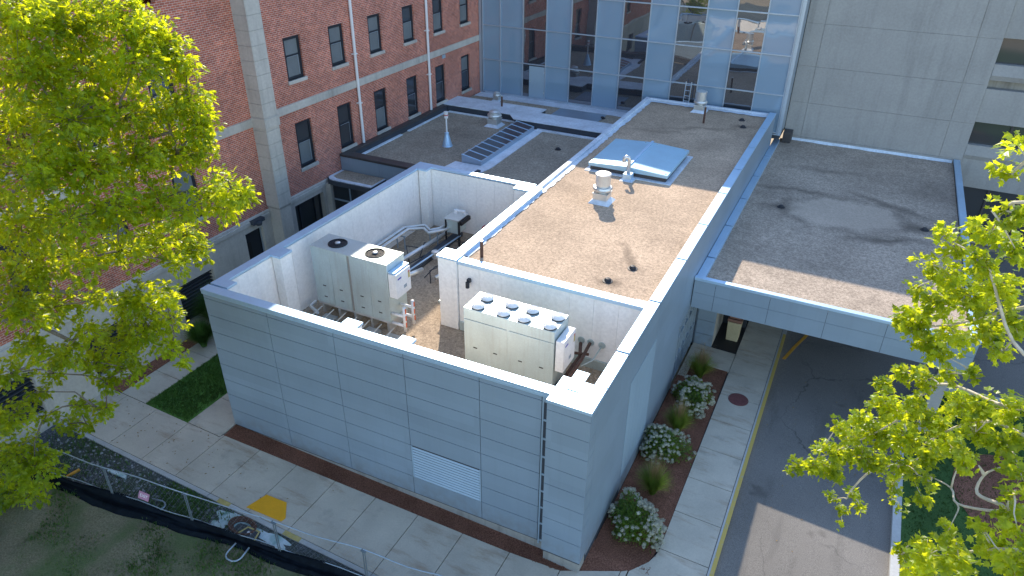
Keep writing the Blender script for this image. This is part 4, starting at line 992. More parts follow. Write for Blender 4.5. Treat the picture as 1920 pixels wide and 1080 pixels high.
def power_vent(nm, label, x, y, z, s, mat='galv_bright', base='membrane', low=False, group=None):
    T = thing(nm, label, "roof vent", (x, y, z), group)
    g = MB(); g.add([(x-.5*s, y-.5*s, z+.002), (x+.5*s, y-.5*s, z+.002), (x+.5*s, y+.5*s, z+.002), (x-.5*s, y+.5*s, z+.002)]+[(x-.33*s, y-.33*s, z+.16*s), (x+.33*s, y-.33*s, z+.16*s), (x+.33*s, y+.33*s, z+.16*s), (x-.33*s, y+.33*s, z+.16*s)],
        [(0, 1, 5, 4), (1, 2, 6, 5), (2, 3, 7, 6), (3, 0, 4, 7), (4, 5, 6, 7)]); part(T, "skirt", g, base)
    g = MB(); g.box(x-.33*s, x+.33*s, y-.33*s, y+.33*s, z+.16*s, z+.42*s); g.box(x-.36*s, x+.36*s, y-.36*s, y+.36*s, z+.42*s, z+.48*s); part(T, "curb", g, mat, bevel=.01)
    g = MB(); pr = [(.24, .48), (.24, .55), (.42, .58), (.45, .66), (.42, .74), (.30, .76), (.30, .80), (.34, .82)] + ([(.34, .9), (.2, .98), (0, 1.0)] if low else [(.34, 1.30), (.36, 1.31), (.36, 1.35), (.30, 1.37), (0, 1.38)])
    g.lathe((x, y, z), [(a*s, b*s) for a, b in pr], 28); part(T, "hood", g, mat, smooth=False)
    return T
power_vent("power_vent", "tall cylindrical metal exhaust vent standing in sunlight on the gravel roof", -4.6, 13.15, 6.0, .92)
power_vent("power_vent", "ribbed pale exhaust vent at the far end of the roof near the glass wall", -4.1, 27.9, 6.0, .86, 'galv_bright')
power_vent("mushroom_vent", "squat silver mushroom vent on a white curb on the low dark roof", -15.0, 23.2, 4.87, .95, 'galv_bright', 'membrane', True)
power_vent("mushroom_vent", "small silver mushroom vent behind the white ridge by the glass wall", -17.3, 27.9, 4.87, .6, 'galv_bright', 'membrane', True)
gn = thing("gooseneck_vent", "slim metal vent pipe with turned over cap in front of the smoke hatch", "vent pipe", (-4.4, 16.5, 6.0))
gx, gy = -4.40, 15.95
g = MB(); g.box(gx-.2, gx+.2, gy-.2, gy+.2, 6.0, 6.32); part(gn, "curb", g, 'coping', bevel=.03)
g = MB(); g.box(gx-.3, gx+.3, gy-.3, gy+.3, 5.995, 6.02); part(gn, "flashing", g, 'membrane')
g = MB(); g.tube([(gx, gy, 6.3), (gx, gy, 6.95), (gx-.03, gy-.02, 7.04), (gx-.12, gy-.06, 7.08), (gx-.2, gy-.1, 7.02), (gx-.22, gy-.1, 6.85)], .085, 14); part(gn, "pipe", g, 'galv_bright', smooth=True)
cone = thing("flue_pipe", "thin white flue pipe on a cone flashing on the low dark roof", "flue", (-15.65, 18.85, 4.87))
cx_, cy_ = -15.65, 18.85
g = MB(); g.lathe((cx_, cy_, 4.87), [(.3, 0), (.27, .06), (.13, .6), (.11, .72), (.13, .74), (0, .8)], 20); part(cone, "cone_flashing", g, 'coping', smooth=False)
g = MB(); g.cyl((cx_, cy_, 5.5), .045, 1.05, 10); part(cone, "pipe", g, 'white_metal')
g = MB(); g.cyl((cx_, cy_, 6.42), .11, .28, 14); g.cyl((cx_, cy_, 6.72), .12, .05, 14); part(cone, "cap", g, 'white_metal')
g = MB(); g.cyl((cx_, cy_, 6.56), .113, .06, 14); part(cone, "red_band", g, 'red')
def ppipe(label, x, y, z, h, r_, mat, cap=True):
    T = thing("vent_pipe", label, "vent pipe", (x, y, z)); g = MB(); g.cyl((x, y, z), r_, h, 12); part(T, "pipe", g, mat)
    g = MB(); g.cyl((x, y, z+h), r_*.9, .05, 12); part(T, "collar", g, 'galv_bright')
ppipe("dark brown vent pipe with silver top beside the roof edge above the well", -6.7, 6.46, 6.0, .62, .06, 'rust')
ppipe("dark brown vent pipe in front of the far ribbed exhaust vent", -3.35, 25.8, 6.0, .9, .055, 'rust')
ppipe("brown vent pipe rising from the white ridge membrane of the low roof", -15.75, 25.6, 5.3, .62, .06, 'rust')
drains = [(-2.06, 6.89, 6.0, "roof drain nearest the well edge on the sunlit tan gravel"), (-1.58, 8.11, 6.0, "second roof drain with dark stains just beyond the one at the well edge"),
    (-1.56, 27.29, 6.0, "roof drain closest to the glass wall on the main roof"), (-1.26, 26.06, 6.0, "roof drain at the shaded far right of the main roof with damp streaks"),
    (1.93, 20.4, 4.19, "left roof drain on the canopy roof with a ring of grime"), (8.08, 20.77, 4.19, "right roof drain on the canopy roof in a dark damp stain"),
    (-10.0, 21.1, 4.87, "roof drain in the middle of the low dark roof"), (-9.8, 27.5, 4.87, "roof drain beyond the white ridge by the glass wall"), (-8.9, 14.95, 4.87, "roof drain just behind the back coping of the well")]
dproto = None
for x, y, z, lab in drains:
    if dproto is None:
        dproto = thing("roof_drain", lab, "roof drain", (x, y, z), "cast iron roof drains")
        g = MB(); g.lathe((x, y, z), [(.18, .0), (.18, .02), (.12, .03)], 18); part(dproto, "ring", g, 'drain')
        g = MB(); g.lathe((x, y, z+.03), [(.12, 0), (.11, .05), (.08, .085), (0, .10)], 14); part(dproto, "dome", g, 'drain')
    else: dup(dproto, (x, y, z), lab)

# ================================================================== GROUND OBJECTS
g = MB(); g.cyl((2.6, 10.5, -.07), .36, .012, 32)
mh = thing("manhole_cover", "round red brown manhole cover set in the pavement", "manhole cover", (2.6, 10.5, -.07))
part(mh, "cover", g, 'manhole')
g = MB(); g.lathe((2.6, 10.5, -.07), [(.365, .0), (.365, .014), (.39, .014), (.39, .0)], 32); part(mh, "rim", g, 'manhole')
g = MB()
for i in range(-6, 7):
    for j in range(-6, 7):
        if i*i+j*j < 34: g.box(2.6+i*.05-.012, 2.6+i*.05+.012, 10.5+j*.05-.012, 10.5+j*.05+.012, -.058, -.053)
part(mh, "stud_pattern", g, 'manhole')
g = MB(); g.prism([(-10.42, -2.70), (-9.05, -2.62), (-9.02, -2.45), (-9.42, -1.95), (-10.22, -2.0)], 0.001, .02, S)
pd = thing("tactile_warning_pad", "bright yellow warning pad with a cut corner on the front pavement", "warning pad", (-9.8, -2.3, .29))
part(pd, "pad", g, 'pad')
g = MB()
for i in range(24):
    for j in range(12):
        x = -10.35+i*.056; y = -2.62+j*.055
        if x < -10.2-.2*(y+2)/(.7) and False: continue
        if -10.36+(.17)*(y+2.66)/.66 < x < -9.08-.0*y - max(0, (y+2.45))*.8: g.box(x-.012, x+.012, y-.012, y+.012, G(x)+.018, G(x)+.026)
part(pd, "dome_pattern", g, 'pad')
g = MB()
for xa, xb in ((-11.45, -10.95), (-8.70, -8.05)): g.prism([(xa, -2.98), (xb, -2.98), (xb, -2.81), (xa, -2.81)], .001, .006, S)
struct("kerb_marking", g, 'ylw')
# painted / whitewashed spill around the pit
g = MB(); rr = random.Random(6)
def blob(mb, cx_, cy_, rx, ry, off, seed, n=28):
    q = random.Random(seed); ph = [q.uniform(0, 6.28) for _ in range(4)]
    pts = []
    for i in range(n):
        a = 2*PI*i/n; k = 1+.22*math.sin(2*a+ph[0])+.16*math.sin(3*a+ph[1])+.12*math.sin(5*a+ph[2])+q.uniform(-.08, .08)
        x_, y_ = cx_+rx*k*math.cos(a), cy_+ry*k*math.sin(a); pts.append((x_, min(y_, -3.0)))
    mb.prism(pts, off-.004, off, S)
blob(g, -10.55, -3.25, .42, .32, -.038, 1); blob(g, -10.1, -3.12, .4, .12, -.034, 7); blob(g, -10.75, -3.62, .22, .13, -.036, 4); blob(g, -8.95, -3.22, .62, .16, -.038, 2); blob(g, -8.6, -3.3, .25, .18, -.034, 3)
struct("whitewash_spill", g, 'spill')
ct = thing("hatch_lid", "square dark lid edged with yellow strips lying beside the rusty coil", "lid", (-9.5, -3.45, .25))
g = MB(); g.prism([(-9.86, -3.66), (-9.74, -3.30), (-9.28, -3.27), (-9.17, -3.62)], .0, .10, S); part(ct, "lid", g, 'dark', bevel=.01)
g = MB()
for (a, b) in (((-9.86, -3.66), (-9.74, -3.30)), ((-9.74, -3.30), (-9.28, -3.27)), ((-9.28, -3.27), (-9.17, -3.62))):
    dx, dy = b[0]-a[0], b[1]-a[1]; l = math.hypot(dx, dy); nx, ny = dy/l*.045, -dx/l*.045
    g.prism([a, b, (b[0]+nx, b[1]+ny), (a[0]+nx, a[1]+ny)], .101, .112, S)
part(ct, "yellow_strip", g, 'ylw')
g = MB(); g.box(-9.6, -9.45, -3.5, -3.44, G(-9.5)+.11, G(-9.5)+.125); part(ct, "paper_tag", g, 'whiteplastic')
g = MB()
for k in range(3):
    rr_ = .30+.05*k
    g.tube([(-9.93+rr_*1.2*math.cos(a*PI/14), -3.36+rr_*.75*math.sin(a*PI/14), G(-9.9)+.02+.04*k) for a in range(28)], .035, 6, True)
solo("rusty_coil", g, 'rust', "rust brown coil of tubing lying on the whitewashed ground", "coil", (0, 0, 0), smooth=True)
g = MB(); g.prism([(-16.62, -4.5), (-16.54, -4.54), (-16.46, -4.12), (-16.54, -4.1)], -.03, .03, S); solo("yellow_stick", g, 'amber', "short orange yellow batten lying on the crushed stone", "batten", (0, 0, 0))
g = MB(); g.prism([(-15.65, -3.72), (-15.6, -3.6), (-14.9, -3.55), (-14.8, -3.68)], -.04, .02, S); solo("white_board", g, 'spill', "pale broken board lying on the crushed stone near the fence rail", "board", (0, 0, 0))

# temporary fence
FN = thing("temporary_fence", "chain link construction fence with pale top rail and black silt fabric at its foot", "fence", (-11, -4, .3))
def top_z(x): return G(x)+1.50+.05*math.sin(x*1.9)
fxs = [-21+.45*i for i in range(48)]
g = MB(); g.tube([(x, FY(x)+.03*math.sin(x*2.2), top_z(x)) for x in fxs], .019, 6); part(FN, "top_rail", g, 'tube', smooth=True)
g = MB(); g.tube([(x, FY(x)+.05, G(x)+.30+.04*math.sin(x*2.7)) for x in fxs], .014, 6); part(FN, "bottom_rail", g, 'tube', smooth=True)
for x in (-20.4, -17.5, -14.35, -11.3, -8.2, -5.3, -2.4):
    g = MB(); g.tube([(x, FY(x), G(x)-.2), (x+.02, FY(x)+.01, top_z(x)+.04)], .017, 8); g.tube([(x+.07, FY(x), G(x)-.2), (x+.07, FY(x)+.03, top_z(x))], .016, 8)
    g.box(x-.03, x+.14, FY(x)-.03, FY(x)+.03, top_z(x)-.06, top_z(x)-.02); part(FN, "post", g, 'wetsteel')
g = MB(); st = .16; w = .0022; x = -20.8
def FP(x, t): return (x, FY(x)+.02, G(x)+.30+t*1.18)
while x < -.4:
    for sg in (1, -1):
        x0_, x1_ = (x, x+.9) if sg > 0 else (x+.9, x)
        N_ = 5
        for k in range(N_):
            a = x0_+(x1_-x0_)*k/N_; b = x0_+(x1_-x0_)*(k+1)/N_
            pa, pb = FP(a, k/N_), FP(b, (k+1)/N_)
            g.add([(pa[0]-w, pa[1], pa[2]), (pa[0]+w, pa[1], pa[2]), (pb[0]+w, pb[1], pb[2]), (pb[0]-w, pb[1], pb[2])], [(0, 1, 2, 3)])
    x += st
part(FN, "chain_link_mesh", g, 'tube')
# silt fabric: rumpled black sheet
g = MB(); prof = [(.08, .28), (.02, .31), (-.04, .22), (-.07, .06), (-.12, .12), (-.17, .05), (-.22, .12), (-.28, .03), (-.34, -.02), (-.36, -.1)]
q = random.Random(17); fx2 = [-22+.3*i for i in range(86)]
for i, x in enumerate(fx2):
    for j, (dy, dz) in enumerate(prof):
        sc = .85+.25*math.sin(x*.8)+.12*math.sin(x*2.1)
        g.v.append((x, FY(x)+dy*sc+q.uniform(-.015, .015), G(x)+max(-.08, dz*(.9+.3*math.sin(x*1.7+j))+q.uniform(-.02, .02))))
np_ = len(prof); g.f = [(i*np_+j, i*np_+j+1, (i+1)*np_+j+1, (i+1)*np_+j) for i in range(len(fx2)-1) for j in range(np_-1)]
part(FN, "silt_fabric", g, 'fabric', smooth=True)
def ufoot(pts, lab):
    g = MB(); P_ = [Vector(p) for p in pts]; o_ = []
    for i, p in enumerate(P_):
        if 0 < i < len(P_)-1:
            a = (P_[i-1]-p).normalized()*.08; b = (P_[i+1]-p).normalized()*.08
            o_ += [p+a, p+(a+b)*.35, p+b]
        else: o_.append(p)
    g.tube(o_, .026, 8); return solo("tube_stand", g, 'tube', lab, "tube stand", (0, 0, 0), "bent tube stands of the fence", smooth=True)
zf = .30
ufoot([(-9.60, -3.95, zf+.1), (-9.66, -4.30, zf), (-9.55, -4.45, zf), (-9.25, -4.45, zf), (-9.12, -4.3, zf), (-9.12, -3.9, zf+.1)], "bent tube fence foot on the grass side of the black fabric")
ufoot([(-13.3, -3.88, zf+.13), (-12.86, -3.78, zf+.12), (-12.65, -3.9, zf+.12), (-12.72, -4.25, zf+.12)], "bent tube fence foot on the crushed stone side of the fence")
# faded sign hanging on the fence
sg = thing("fence_sign", "small faded pink sign with white letters hanging askew on the fence", "sign", (-13.6, -4.2, 1.0))
cu = bpy.data.curves.new("sign_text", 'FONT'); cu.body = "EXIT"; cu.size = .14; cu.align_x = 'CENTER'; cu.align_y = 'CENTER'; cu.extrude = .003
tmp = bpy.data.objects.new("tmp", cu); COL.objects.link(tmp); bpy.context.view_layer.update()
me = bpy.data.meshes.new_from_object(tmp.evaluated_get(bpy.context.evaluated_depsgraph_get())); bpy.data.objects.remove(tmp)
me.materials.clear(); me.materials.append(MT['whiteplastic'])
bd = bpy.data.meshes.new("board"); bmb = MB(); bmb.box(-.20, .20, -.12, .12, -.012, 0)
bd.from_pydata(bmb.v, [], bmb.f); bd.materials.append(MT['pink'])
bo = bpy.data.objects.new("board", bd); COL.objects.link(bo); bo.parent = sg; lt = bpy.data.objects.new("lettering", me); COL.objects.link(lt); lt.parent = bo; lt.location = (0, 0, .004)
sg.location = (-13.05, FY(-13.05)+.05, G(-13)+.62); sg.rotation_euler = (R(62), R(6), R(6))

# ------------------------------------------------------------------ plants
def hydrangea(x, y, label, seed, s=1.0):
    q = random.Random(seed); z0 = G(x); T = thing("flowering_shrub", label, "shrub", (x, y, z0), "white flowering shrubs in the mulch bed")
    g = MB(); fl = MB(); st = MB()
    for i in range(14):
        a = q.uniform(0, 6.28); rr_ = q.uniform(.1, .55)*s; st.tube([(x, y, z0), (x+rr_*.5*math.cos(a), y+rr_*.5*math.sin(a), z0+.35*s), (x+rr_*math.cos(a), y+rr_*math.sin(a), z0+.75*s)], .012, 5)
    lumps = [(q.uniform(0, 6.28), q.uniform(.12, .34), q.uniform(.6, 1.15)) for _ in range(7)]
    def rad(a, ph): return 1+.20*math.sin(2*a+lumps[0][0])+.16*math.sin(3*a+lumps[1][0])*math.sin(ph)+.12*math.sin(5*a+lumps[2][0]+2*ph)
    def at(a, ph, k):
        r_ = rad(a, ph)*k
        return (x+.78*s*r_*math.sin(ph)*math.cos(a), y+.82*s*r_*math.sin(ph)*math.sin(a), z0+.10+.92*s*k*(.85+.15*r_)*math.cos(ph))
    for _ in range(3600):
        leaf(g, at(q.uniform(0, 6.28), math.acos(q.uniform(-.05, 1)), q.uniform(.5, 1.02)), .05*s*q.uniform(.7, 1.3), q, 0)
    cl = [(q.uniform(0, 6.28), math.acos(q.uniform(0.0, 1))) for _ in range(26)]
    for _ in range(190):
        a0, p0_ = q.choice(cl); a = a0+q.gauss(0, .28); ph = max(0, p0_+q.gauss(0, .2))
        c = at(a, ph, q.uniform(.93, 1.12)); hr = q.uniform(.035, .085)*s
        for _ in range(46):
            d = Vector((q.gauss(0, 1), q.gauss(0, 1), q.gauss(0, 1)+.5)).normalized(); p = Vector(c)+Vector((d.x*hr*1.15, d.y*hr*1.15, d.z*hr*.8))*q.uniform(.75, 1.1)
            e1 = d.orthogonal().normalized()*.017*s; e2 = d.cross(e1)
            fl.add([p+e1, p+e2, p-e1, p-e2], [(0, 1, 2, 3)])
        fl.lathe(c, [(0, -hr*.6), (hr*.6, -hr*.2), (hr*.6, hr*.2), (0, hr*.5)], 6)
    part(T, "stems", st, 'bark'); part(T, "foliage", g, 'shrubleaf'); part(T, "flower_heads", fl, 'flower')
def leaf(mb, p, s, q, kind, nrm=None):
    d = Vector((q.gauss(0, 1), q.gauss(0, 1), q.gauss(0, .6))).normalized()
    n_ = Vector((q.gauss(0, .6), q.gauss(0, .6), 1)).normalized(); e = d.cross(n_)
    if e.length < .05: return
    e.normalize(); p = Vector(p)
    mb.add([p, p+d*s*.8+e*s*.45, p+d*s*1.8-n_*s*.2, p+d*s*.8-e*s*.45], [(0, 1, 2, 3)])
LOBE_OAK = [(0, 0), (.10, .18), (.26, .24), (.16, .36), (.40, .52), (.20, .58), (.38, .82), (.14, .80), (0, 1.08)]
LOBE_MAP = [(0, 0), (.20, .10), (.52, .20), (.36, .36), (.62, .62), (.34, .60), (.20, .72), (.0, 1.05)]
def lobed(mb, p, d, n_, s, shape, w=1.0, fold=.12):
    e = d.cross(n_).normalized(); base = len(mb.v); k = len(shape)
    # two half-leaves folded on the midrib
    for sg in (1, -1):
        b = len(mb.v)
        for (u, v) in shape:
            o_ = p + d*(v*s) + e*(sg*u*s*w) + n_*(abs(u)*s*fold) - n_*(v*v*s*.18)
            mb.v.append((o_.x, o_.y, o_.z))
        mb.f.append(tuple(b+i for i in (range(k) if sg > 0 else range(k-1, -1, -1))))
hydrangea(.92, 2.45, "white flowering shrub nearest the front corner of the clad building", 1, 1.04)
hydrangea(.78, 6.15, "white flowering shrub in the middle of the mulch bed between two feathery grasses", 2, .98)
hydrangea(.98, 9.35, "white flowering shrub farthest along the bed beside the manhole cover", 3, 1.0)
def orn_grass(x, y, label, seed, mat, s=1.0, plume=True, group="feathery ornamental grasses in the mulch bed"):
    q = random.Random(seed); z0 = G(x); T = thing("ornamental_grass", label, "ornamental grass", (x, y, z0), group); g = MB(); pm = MB()
    for _ in range(1500 if plume else 4200):
        a = q.uniform(0, 6.28); sp = q.uniform(.05, 1)**.7; L_ = q.uniform(.7, 1.15)*s; dx, dy = math.cos(a), math.sin(a)
        bx, by = x+dx*.12*q.random(), y+dy*.12*q.random(); w = .006; pts = []
        for i in range(5):
            t = i/4; r_ = sp*.58*s*t**1.5; h = L_*(t-.42*sp*t*t); pts.append((bx+dx*r_, by+dy*r_, z0+h))
        vs = []
        for i, p in enumerate(pts): ww = w*(1-i/4.2); vs += [(p[0]-dy*ww, p[1]+dx*ww, p[2]), (p[0]+dy*ww, p[1]-dx*ww, p[2])]
        g.add(vs, [(2*i, 2*i+1, 2*i+3, 2*i+2) for i in range(4)])
    part(T, "blades", g, mat)
    if plume:
        for _ in range(120):
            a = q.uniform(0, 6.28); sp = q.uniform(0, .38)*s; L_ = q.uniform(1.05, 1.42)*s; dx, dy = math.cos(a), math.sin(a)
            p0 = Vector((x+dx*.05, y+dy*.05, z0+.3)); p1 = Vector((x+dx*sp*.7, y+dy*sp*.7, z0+L_*.78)); p2 = Vector((x+dx*sp, y+dy*sp, z0+L_))
            pm.tube([p0, p1], .0035, 3); 
            for k in range(16):
                c = p1.lerp(p2, k/15); d = Vector((q.gauss(0, 1), q.gauss(0, 1), .8)).normalized()*.035
                pm.add([c, c+Vector((.004, .003, 0)), c+d], [(0, 1, 2)])
        part(T, "plumes", pm, 'plume')
orn_grass(1.0, 4.15, "feathery tan topped grass between the near and middle flowering shrubs", 1, 'blade', 1.25)
orn_grass(.92, 7.55, "feathery tan topped grass between the middle and far flowering shrubs", 2, 'blade', 1.15)
orn_grass(.85, 11.15, "feathery tan topped grass at the far end of the bed by the concrete pad", 3, 'blade', 1.25)
orn_grass(-18.75, 4.3, "dark green grass clump beside the brick building left of the clad wall", 4, 'darkblade', 2.3, False, None)
orn_grass(-18.3, 3.0, "second dark green grass clump half hidden by the oak crown", 5, 'darkblade', 1.3, False, None)

# ------------------------------------------------------------------ trees
def blobtree(T, clumps, limbs, leafmat, shape, lsize, nleaf, seed, w=1.0, barkm='bark', twig=True, brad=.035):
    q = random.Random(seed); lv = MB(); tw = MB()
    nodes = [Vector(l) for l in limbs]; used = [0]*len(nodes)
    order = sorted(clumps, key=lambda k: min((Vector(k[:3])-n).length for n in nodes))
    for (cx_, cy_, cz_, cr) in order:
        c = Vector((cx_, cy_, cz_)); nt = int(nleaf*cr**2)
        bi = min(range(len(nodes)), key=lambda i: (nodes[i]-c).length + .35*used[i]); used[bi] += 1; src = nodes[bi]
        L_ = (c-src).length; mid = src.lerp(c, .5)+Vector((q.uniform(-.12, .12), q.uniform(-.12, .12), q.uniform(-.05, .15)))*L_
        tw.tube([src, src.lerp(mid, .5)+Vector((q.uniform(-.04, .04), q.uniform(-.04, .04), .03))*L_, mid, c], brad, 6, r2=brad*.4)
        nodes.append(c); used.append(0)
        for _ in range(nt):
            d = Vector((q.gauss(0, 1), q.gauss(0, 1), q.gauss(0, .75)))
            if d.length < .1: continue
            d.normalize(); rad = cr*(q.random()**.45)*(1+.25*math.sin(5*d.x+3*d.z+cx_)); tip = c+d*rad
            dirn = (d+Vector((q.gauss(0, .5), q.gauss(0, .5), q.gauss(-.1, .4)))).normalized()
            if twig and q.random() < .35: tw.tube([c+d*rad*.35, tip], .008, 3, r2=.003)
            for k in range(q.randint(4, 7)):
                a = Vector((q.gauss(0, 1), q.gauss(0, 1), q.gauss(-.25, .6))); a = (a.normalized()+dirn*.8).normalized()
                n_ = Vector((q.gauss(0, .55), q.gauss(0, .55), 1)); n_ = (n_-a*n_.dot(a))
                if n_.length < .1: continue
                n_.normalize(); lobed(lv, tip+Vector((q.gauss(0, .05), q.gauss(0, .05), q.gauss(0, .05))), a, n_, lsize*q.uniform(.5, 1.3), shape, w)
    part(T, "foliage", lv, leafmat); part(T, "branches", tw, barkm, smooth=True)

import json
TREES = json.loads('''{"oak":[[-11.88,-4.0,15.38,1.0],[-11.9,-3.0,15.12,0.9],[-10.94,-2.5,15.23,0.78],[-10.78,-2.0,14.94,0.58],[-11.94,-4.0,14.28,0.99],[-11.65,-3.0,14.1,0.92],[-10.64,-2.5,14.23,0.69],[-10.87,-1.5,14.49,0.62],[-10.35,-1.5,14.18,0.45],[-10.55,-1.2,13.78,0.39],[-13.25,-4.0,12.91,1.06],[-11.18,-4.0,13.27,0.89],[-10.87,-3.0,13.17,0.76],[-10.81,-2.0,12.97,0.67],[-10.34,-1.5,13.1,0.59],[-10.27,-1.5,12.44,0.5],[-11.42,-5.0,12.39,0.93],[-11.12,-4.0,12.23,0.86],[-10.84,-3.0,12.08,0.78],[-10.61,-2.0,11.93,0.63],[-10.44,-1.5,11.86,0.49],[-10.36,-1.2,12.62,0.36],[-8.25,-2.5,11.58,0.42],[-8.98,-2.5,11.37,0.41],[-7.93,-2.5,11.53,0.3],[-8.63,-2.5,11.07,0.34],[-8.07,-3.0,12.18,0.18],[-12.61,-5.0,10.86,0.95],[-10.64,-5.0,11.42,0.72],[-10.45,-4.0,11.25,0.7],[-10.29,-3.0,11.09,0.59],[-9.4,-3.0,11.07,0.46],[-10.69,-2.2,9.79,0.45],[-10.42,-2.2,9.38,0.37],[-10.69,-3.0,9.92,0.54],[-10.71,-4.0,10.15,0.55],[-12.85,-5.0,9.66,0.8],[-10.79,-5.0,10.32,0.52],[-10.19,-3.0,9.43,0.33],[-12.17,-6.0,9.19,0.65],[-12.58,-5.0,8.59,0.57],[-11.33,-4.5,8.9,0.35],[-12.19,-3.2,7.87,0.62],[-11.4,-2.8,7.96,0.47],[-11.43,-2.8,7.26,0.42],[-12.44,-3.0,6.71,0.65],[-13.01,-3.5,6.47,0.6],[-11.49,-3.0,6.37,0.37],[-12.27,-4.5,7.66,0.37],[-11.07,-3.0,6.05,0.23],[-12.14,-6.0,8.14,0.46],[-12.88,-5.0,7.1,0.45],[-13.49,-4.0,5.89,0.46],[-12.92,-3.5,5.56,0.47],[-13.82,-5.0,6.08,0.31],[-13.7,-6.0,6.8,0.39],[-13.29,-4.0,5.29,0.32],[-15.08,-5.0,4.97,0.29],[-15.17,-4.0,3.69,0.34],[-16.23,-4.0,2.52,0.39],[-14.11,-4.0,3.89,0.28],[-15.19,-5.0,4.02,0.21],[-15.19,-4.0,2.82,0.22],[-13.78,-4.0,4.12,0.18],[-14.72,-6.0,4.97,0.53],[-15.42,-6.0,3.29,0.74],[-14.74,-6.0,2.95,0.65],[-16.92,-6.0,1.05,0.61],[-15.59,-6.0,1.57,0.46],[-17.26,-6.2,-0.13,0.23]],"plane":[[6.2,-3.0,15.19,0.12],[6.26,-3.0,14.81,0.11],[6.1,-3.0,14.85,0.08],[6.44,-3.0,14.33,0.15],[6.18,-3.0,14.32,0.09],[6.16,-2.5,13.83,0.15],[6.46,-2.5,13.81,0.16],[5.88,-2.0,13.46,0.14],[6.11,-2.0,13.25,0.16],[5.93,-1.5,12.64,0.1],[6.11,-1.5,12.54,0.1],[6.6,-3.0,13.83,0.17],[6.36,-2.5,13.37,0.21],[6.2,-2.0,12.81,0.2],[5.84,-2.0,12.95,0.16],[6.73,-2.5,13.03,0.25],[6.54,-2.0,12.53,0.27],[6.19,-1.5,12.11,0.24],[5.87,-1.2,12.12,0.16],[6.05,-1.2,11.59,0.22],[5.82,-1.0,11.35,0.15],[7.0,-2.5,12.57,0.2],[6.86,-2.0,12.04,0.23],[6.56,-1.5,11.6,0.24],[6.29,-1.2,11.17,0.2],[6.06,-1.2,11.42,0.19],[7.04,-2.5,12.02,0.14],[6.49,-1.5,11.15,0.16],[6.18,-1.0,10.31,0.17],[6.52,-1.0,10.31,0.2],[5.93,-0.5,9.62,0.17],[5.99,-0.5,9.19,0.2],[6.28,-0.5,9.16,0.24],[5.89,0.0,8.28,0.25],[6.51,-1.0,9.69,0.22],[6.7,-1.5,10.83,0.13],[6.96,-2.0,11.21,0.11],[6.33,0.0,8.1,0.31],[6.62,-0.5,8.55,0.29],[6.84,-1.0,9.44,0.27],[5.8,0.2,7.72,0.22],[5.47,0.4,7.65,0.15],[5.73,0.4,6.98,0.27],[5.35,0.5,6.9,0.18],[5.29,0.5,6.38,0.22],[4.97,0.6,6.15,0.16],[4.81,0.6,5.91,0.1],[5.63,0.4,6.45,0.24],[6.09,0.0,7.4,0.26],[6.43,0.0,7.32,0.22],[6.7,-0.5,7.88,0.21],[6.96,-1.0,8.7,0.23],[7.02,-1.5,10.26,0.25],[7.25,-2.0,10.72,0.24],[7.44,-2.5,11.06,0.21],[7.27,-2.0,10.16,0.26],[7.56,-2.5,10.46,0.25],[7.09,-1.5,9.44,0.23],[7.71,-3.0,10.4,0.16],[7.28,-2.0,9.57,0.16],[6.97,-0.8,7.98,0.15],[6.71,-0.4,7.27,0.13],[7.18,-1.0,8.04,0.1],[6.19,0.3,5.97,0.12],[6.38,0.3,5.73,0.12],[5.86,0.4,5.64,0.11],[6.09,0.4,5.4,0.1],[6.16,0.4,4.99,0.07],[6.8,-0.3,6.76,0.08],[7.04,-0.3,6.56,0.06],[7.16,-1.0,7.6,0.15],[7.61,-3.5,10.37,0.11],[7.67,-3.5,9.96,0.16],[7.73,-4.0,10.06,0.17],[7.22,-3.0,8.87,0.11],[7.38,-3.0,8.57,0.17],[6.99,-2.5,7.96,0.11],[6.86,-2.5,7.47,0.14],[7.1,-3.0,8.15,0.22],[7.43,-3.5,8.63,0.24],[7.71,-3.5,9.16,0.23],[7.86,-4.0,9.45,0.23],[7.04,-3.0,7.78,0.2],[7.46,-3.5,9.51,0.11]],"plane_limbs":[[[7.48,-2.5,13.06],[6.89,-2.3,12.56],[6.43,-1.6,11.78],[5.93,-1.0,11.27]],[[7.76,-3.0,12.03],[7.03,-2.8,12.39],[6.45,-2.5,13.31],[5.97,-2.0,13.39]],[[7.94,-3.0,11.53],[7.4,-2.2,10.92],[6.67,-1.2,10.38],[6.37,-0.4,8.79],[5.7,0.4,7.13],[4.98,0.6,6.12]],[[8.17,-3.0,10.82],[7.34,-2.0,10.42],[6.96,-0.8,8.87],[6.91,-0.6,8.27],[6.89,-0.5,7.52]],[[8.33,-3.4,10.2],[7.77,-3.2,9.83],[7.67,-3.0,9.49],[7.34,-2.4,8.91],[7.27,-2.0,8.87],[7.14,-1.0,8.19]],[[7.67,-3.2,9.81],[7.42,-2.8,9.57],[7.43,-2.7,9.89],[7.54,-2.9,10.29]],[[7.43,-2.7,9.89],[7.31,-2.7,10.04]],[[6.96,-0.5,7.99],[6.38,0.1,7.06],[6.11,0.3,6.1],[6.09,0.3,5.84]],[[8.34,-4.0,9.95],[7.73,-3.6,9.29],[7.38,-3.0,8.31],[6.93,-2.6,7.54]],[[6.86,-3.4,14.58],[6.37,-3.0,14.47],[6.33,-2.6,13.91]],[[6.45,-3.6,15.57],[6.3,-3.2,15.09],[6.21,-3.0,14.8]]]}''')
OT = thing("oak_tree", "large oak tree with sunlit yellow green crown on the left before the brick building", "tree", (-18.6, -8.2, .5))
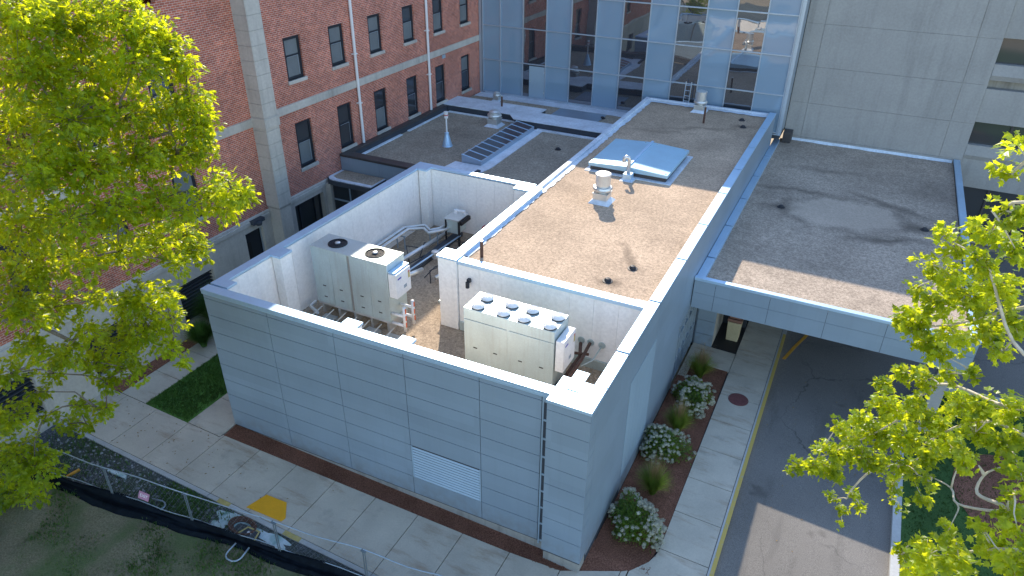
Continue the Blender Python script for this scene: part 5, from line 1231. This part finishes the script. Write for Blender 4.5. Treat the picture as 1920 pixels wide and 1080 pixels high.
trunk = [(-18.6, -8.2, -.2), (-18.2, -7.8, 2.5), (-17.2, -6.8, 5.0), (-16.2, -5.4, 7.5), (-15.8, -4.8, 10.0), (-15.4, -4.2, 12.5), (-15.2, -4, 15)]
g = MB(); g.tube(trunk, .34, 12, r2=.12)
part(OT, "trunk", g, 'bark', smooth=True)
limbs = [t for t in trunk[3:]]
g = MB(); ql = random.Random(2)
for tx, ty, tz in ((-11.5, -2.2, 9.8), (-10.6, -2.0, 12.5), (-12.5, -2.5, 7.5), (-12.0, -3.5, 14.0), (-14, -2, 11), (-14.5, -6, 13), (-13.5, -3.5, 5.6)):
    s_ = Vector(min(limbs, key=lambda l: abs(l[2]-tz+1.5))); e_ = Vector((tx, ty, tz)); mpt = s_.lerp(e_, .5)+Vector((0, 0, .5))
    g.tube([s_, mpt, e_], .09, 8, r2=.035); limbs += [tuple(mpt), (tx, ty, tz)]
part(OT, "limb", g, 'bark', smooth=True)
blobtree(OT, TREES['oak'], limbs, 'oakleaf', LOBE_OAK, .145, 320, 5, .95)
PT = thing("plane_tree", "plane tree with bright yellow green lobed leaves and pale branches entering from the right", "tree", (13.2, -3.0, -.4))
trunk = [(13.2, -3.0, -.6), (13.1, -2.8, 3.0), (12.8, -2.3, 6.0), (12.2, -1.8, 9.0), (11.5, -1.3, 12.0), (11.2, -1, 14.5)]
g = MB(); g.tube(trunk, .30, 12, r2=.10); part(PT, "trunk", g, 'palebark', smooth=True)
limbs = list(trunk[3:])
def smooth(pts, n=4):
    P = [Vector(p) for p in pts]; P = [2*P[0]-P[1]]+P+[2*P[-1]-P[-2]]; o_ = []
    for i in range(1, len(P)-2):
        for k in range(n):
            t = k/n; o_.append(.5*((2*P[i])+(P[i+1]-P[i-1])*t+(2*P[i-1]-5*P[i]+4*P[i+1]-P[i+2])*t*t+(3*P[i]-P[i-1]-3*P[i+1]+P[i+2])*t**3))
    return o_+[P[-2]]
g = MB()
for pts in TREES['plane_limbs']:
    g.tube(smooth(pts), .034, 8, r2=.010); limbs += [tuple(p) for p in pts[1:]]
part(PT, "limb", g, 'palebark', smooth=True)
blobtree(PT, TREES['plane'], limbs, 'mapleleaf', LOBE_MAP, .108, 600, 9, 1.0, 'palebark', True, .018)
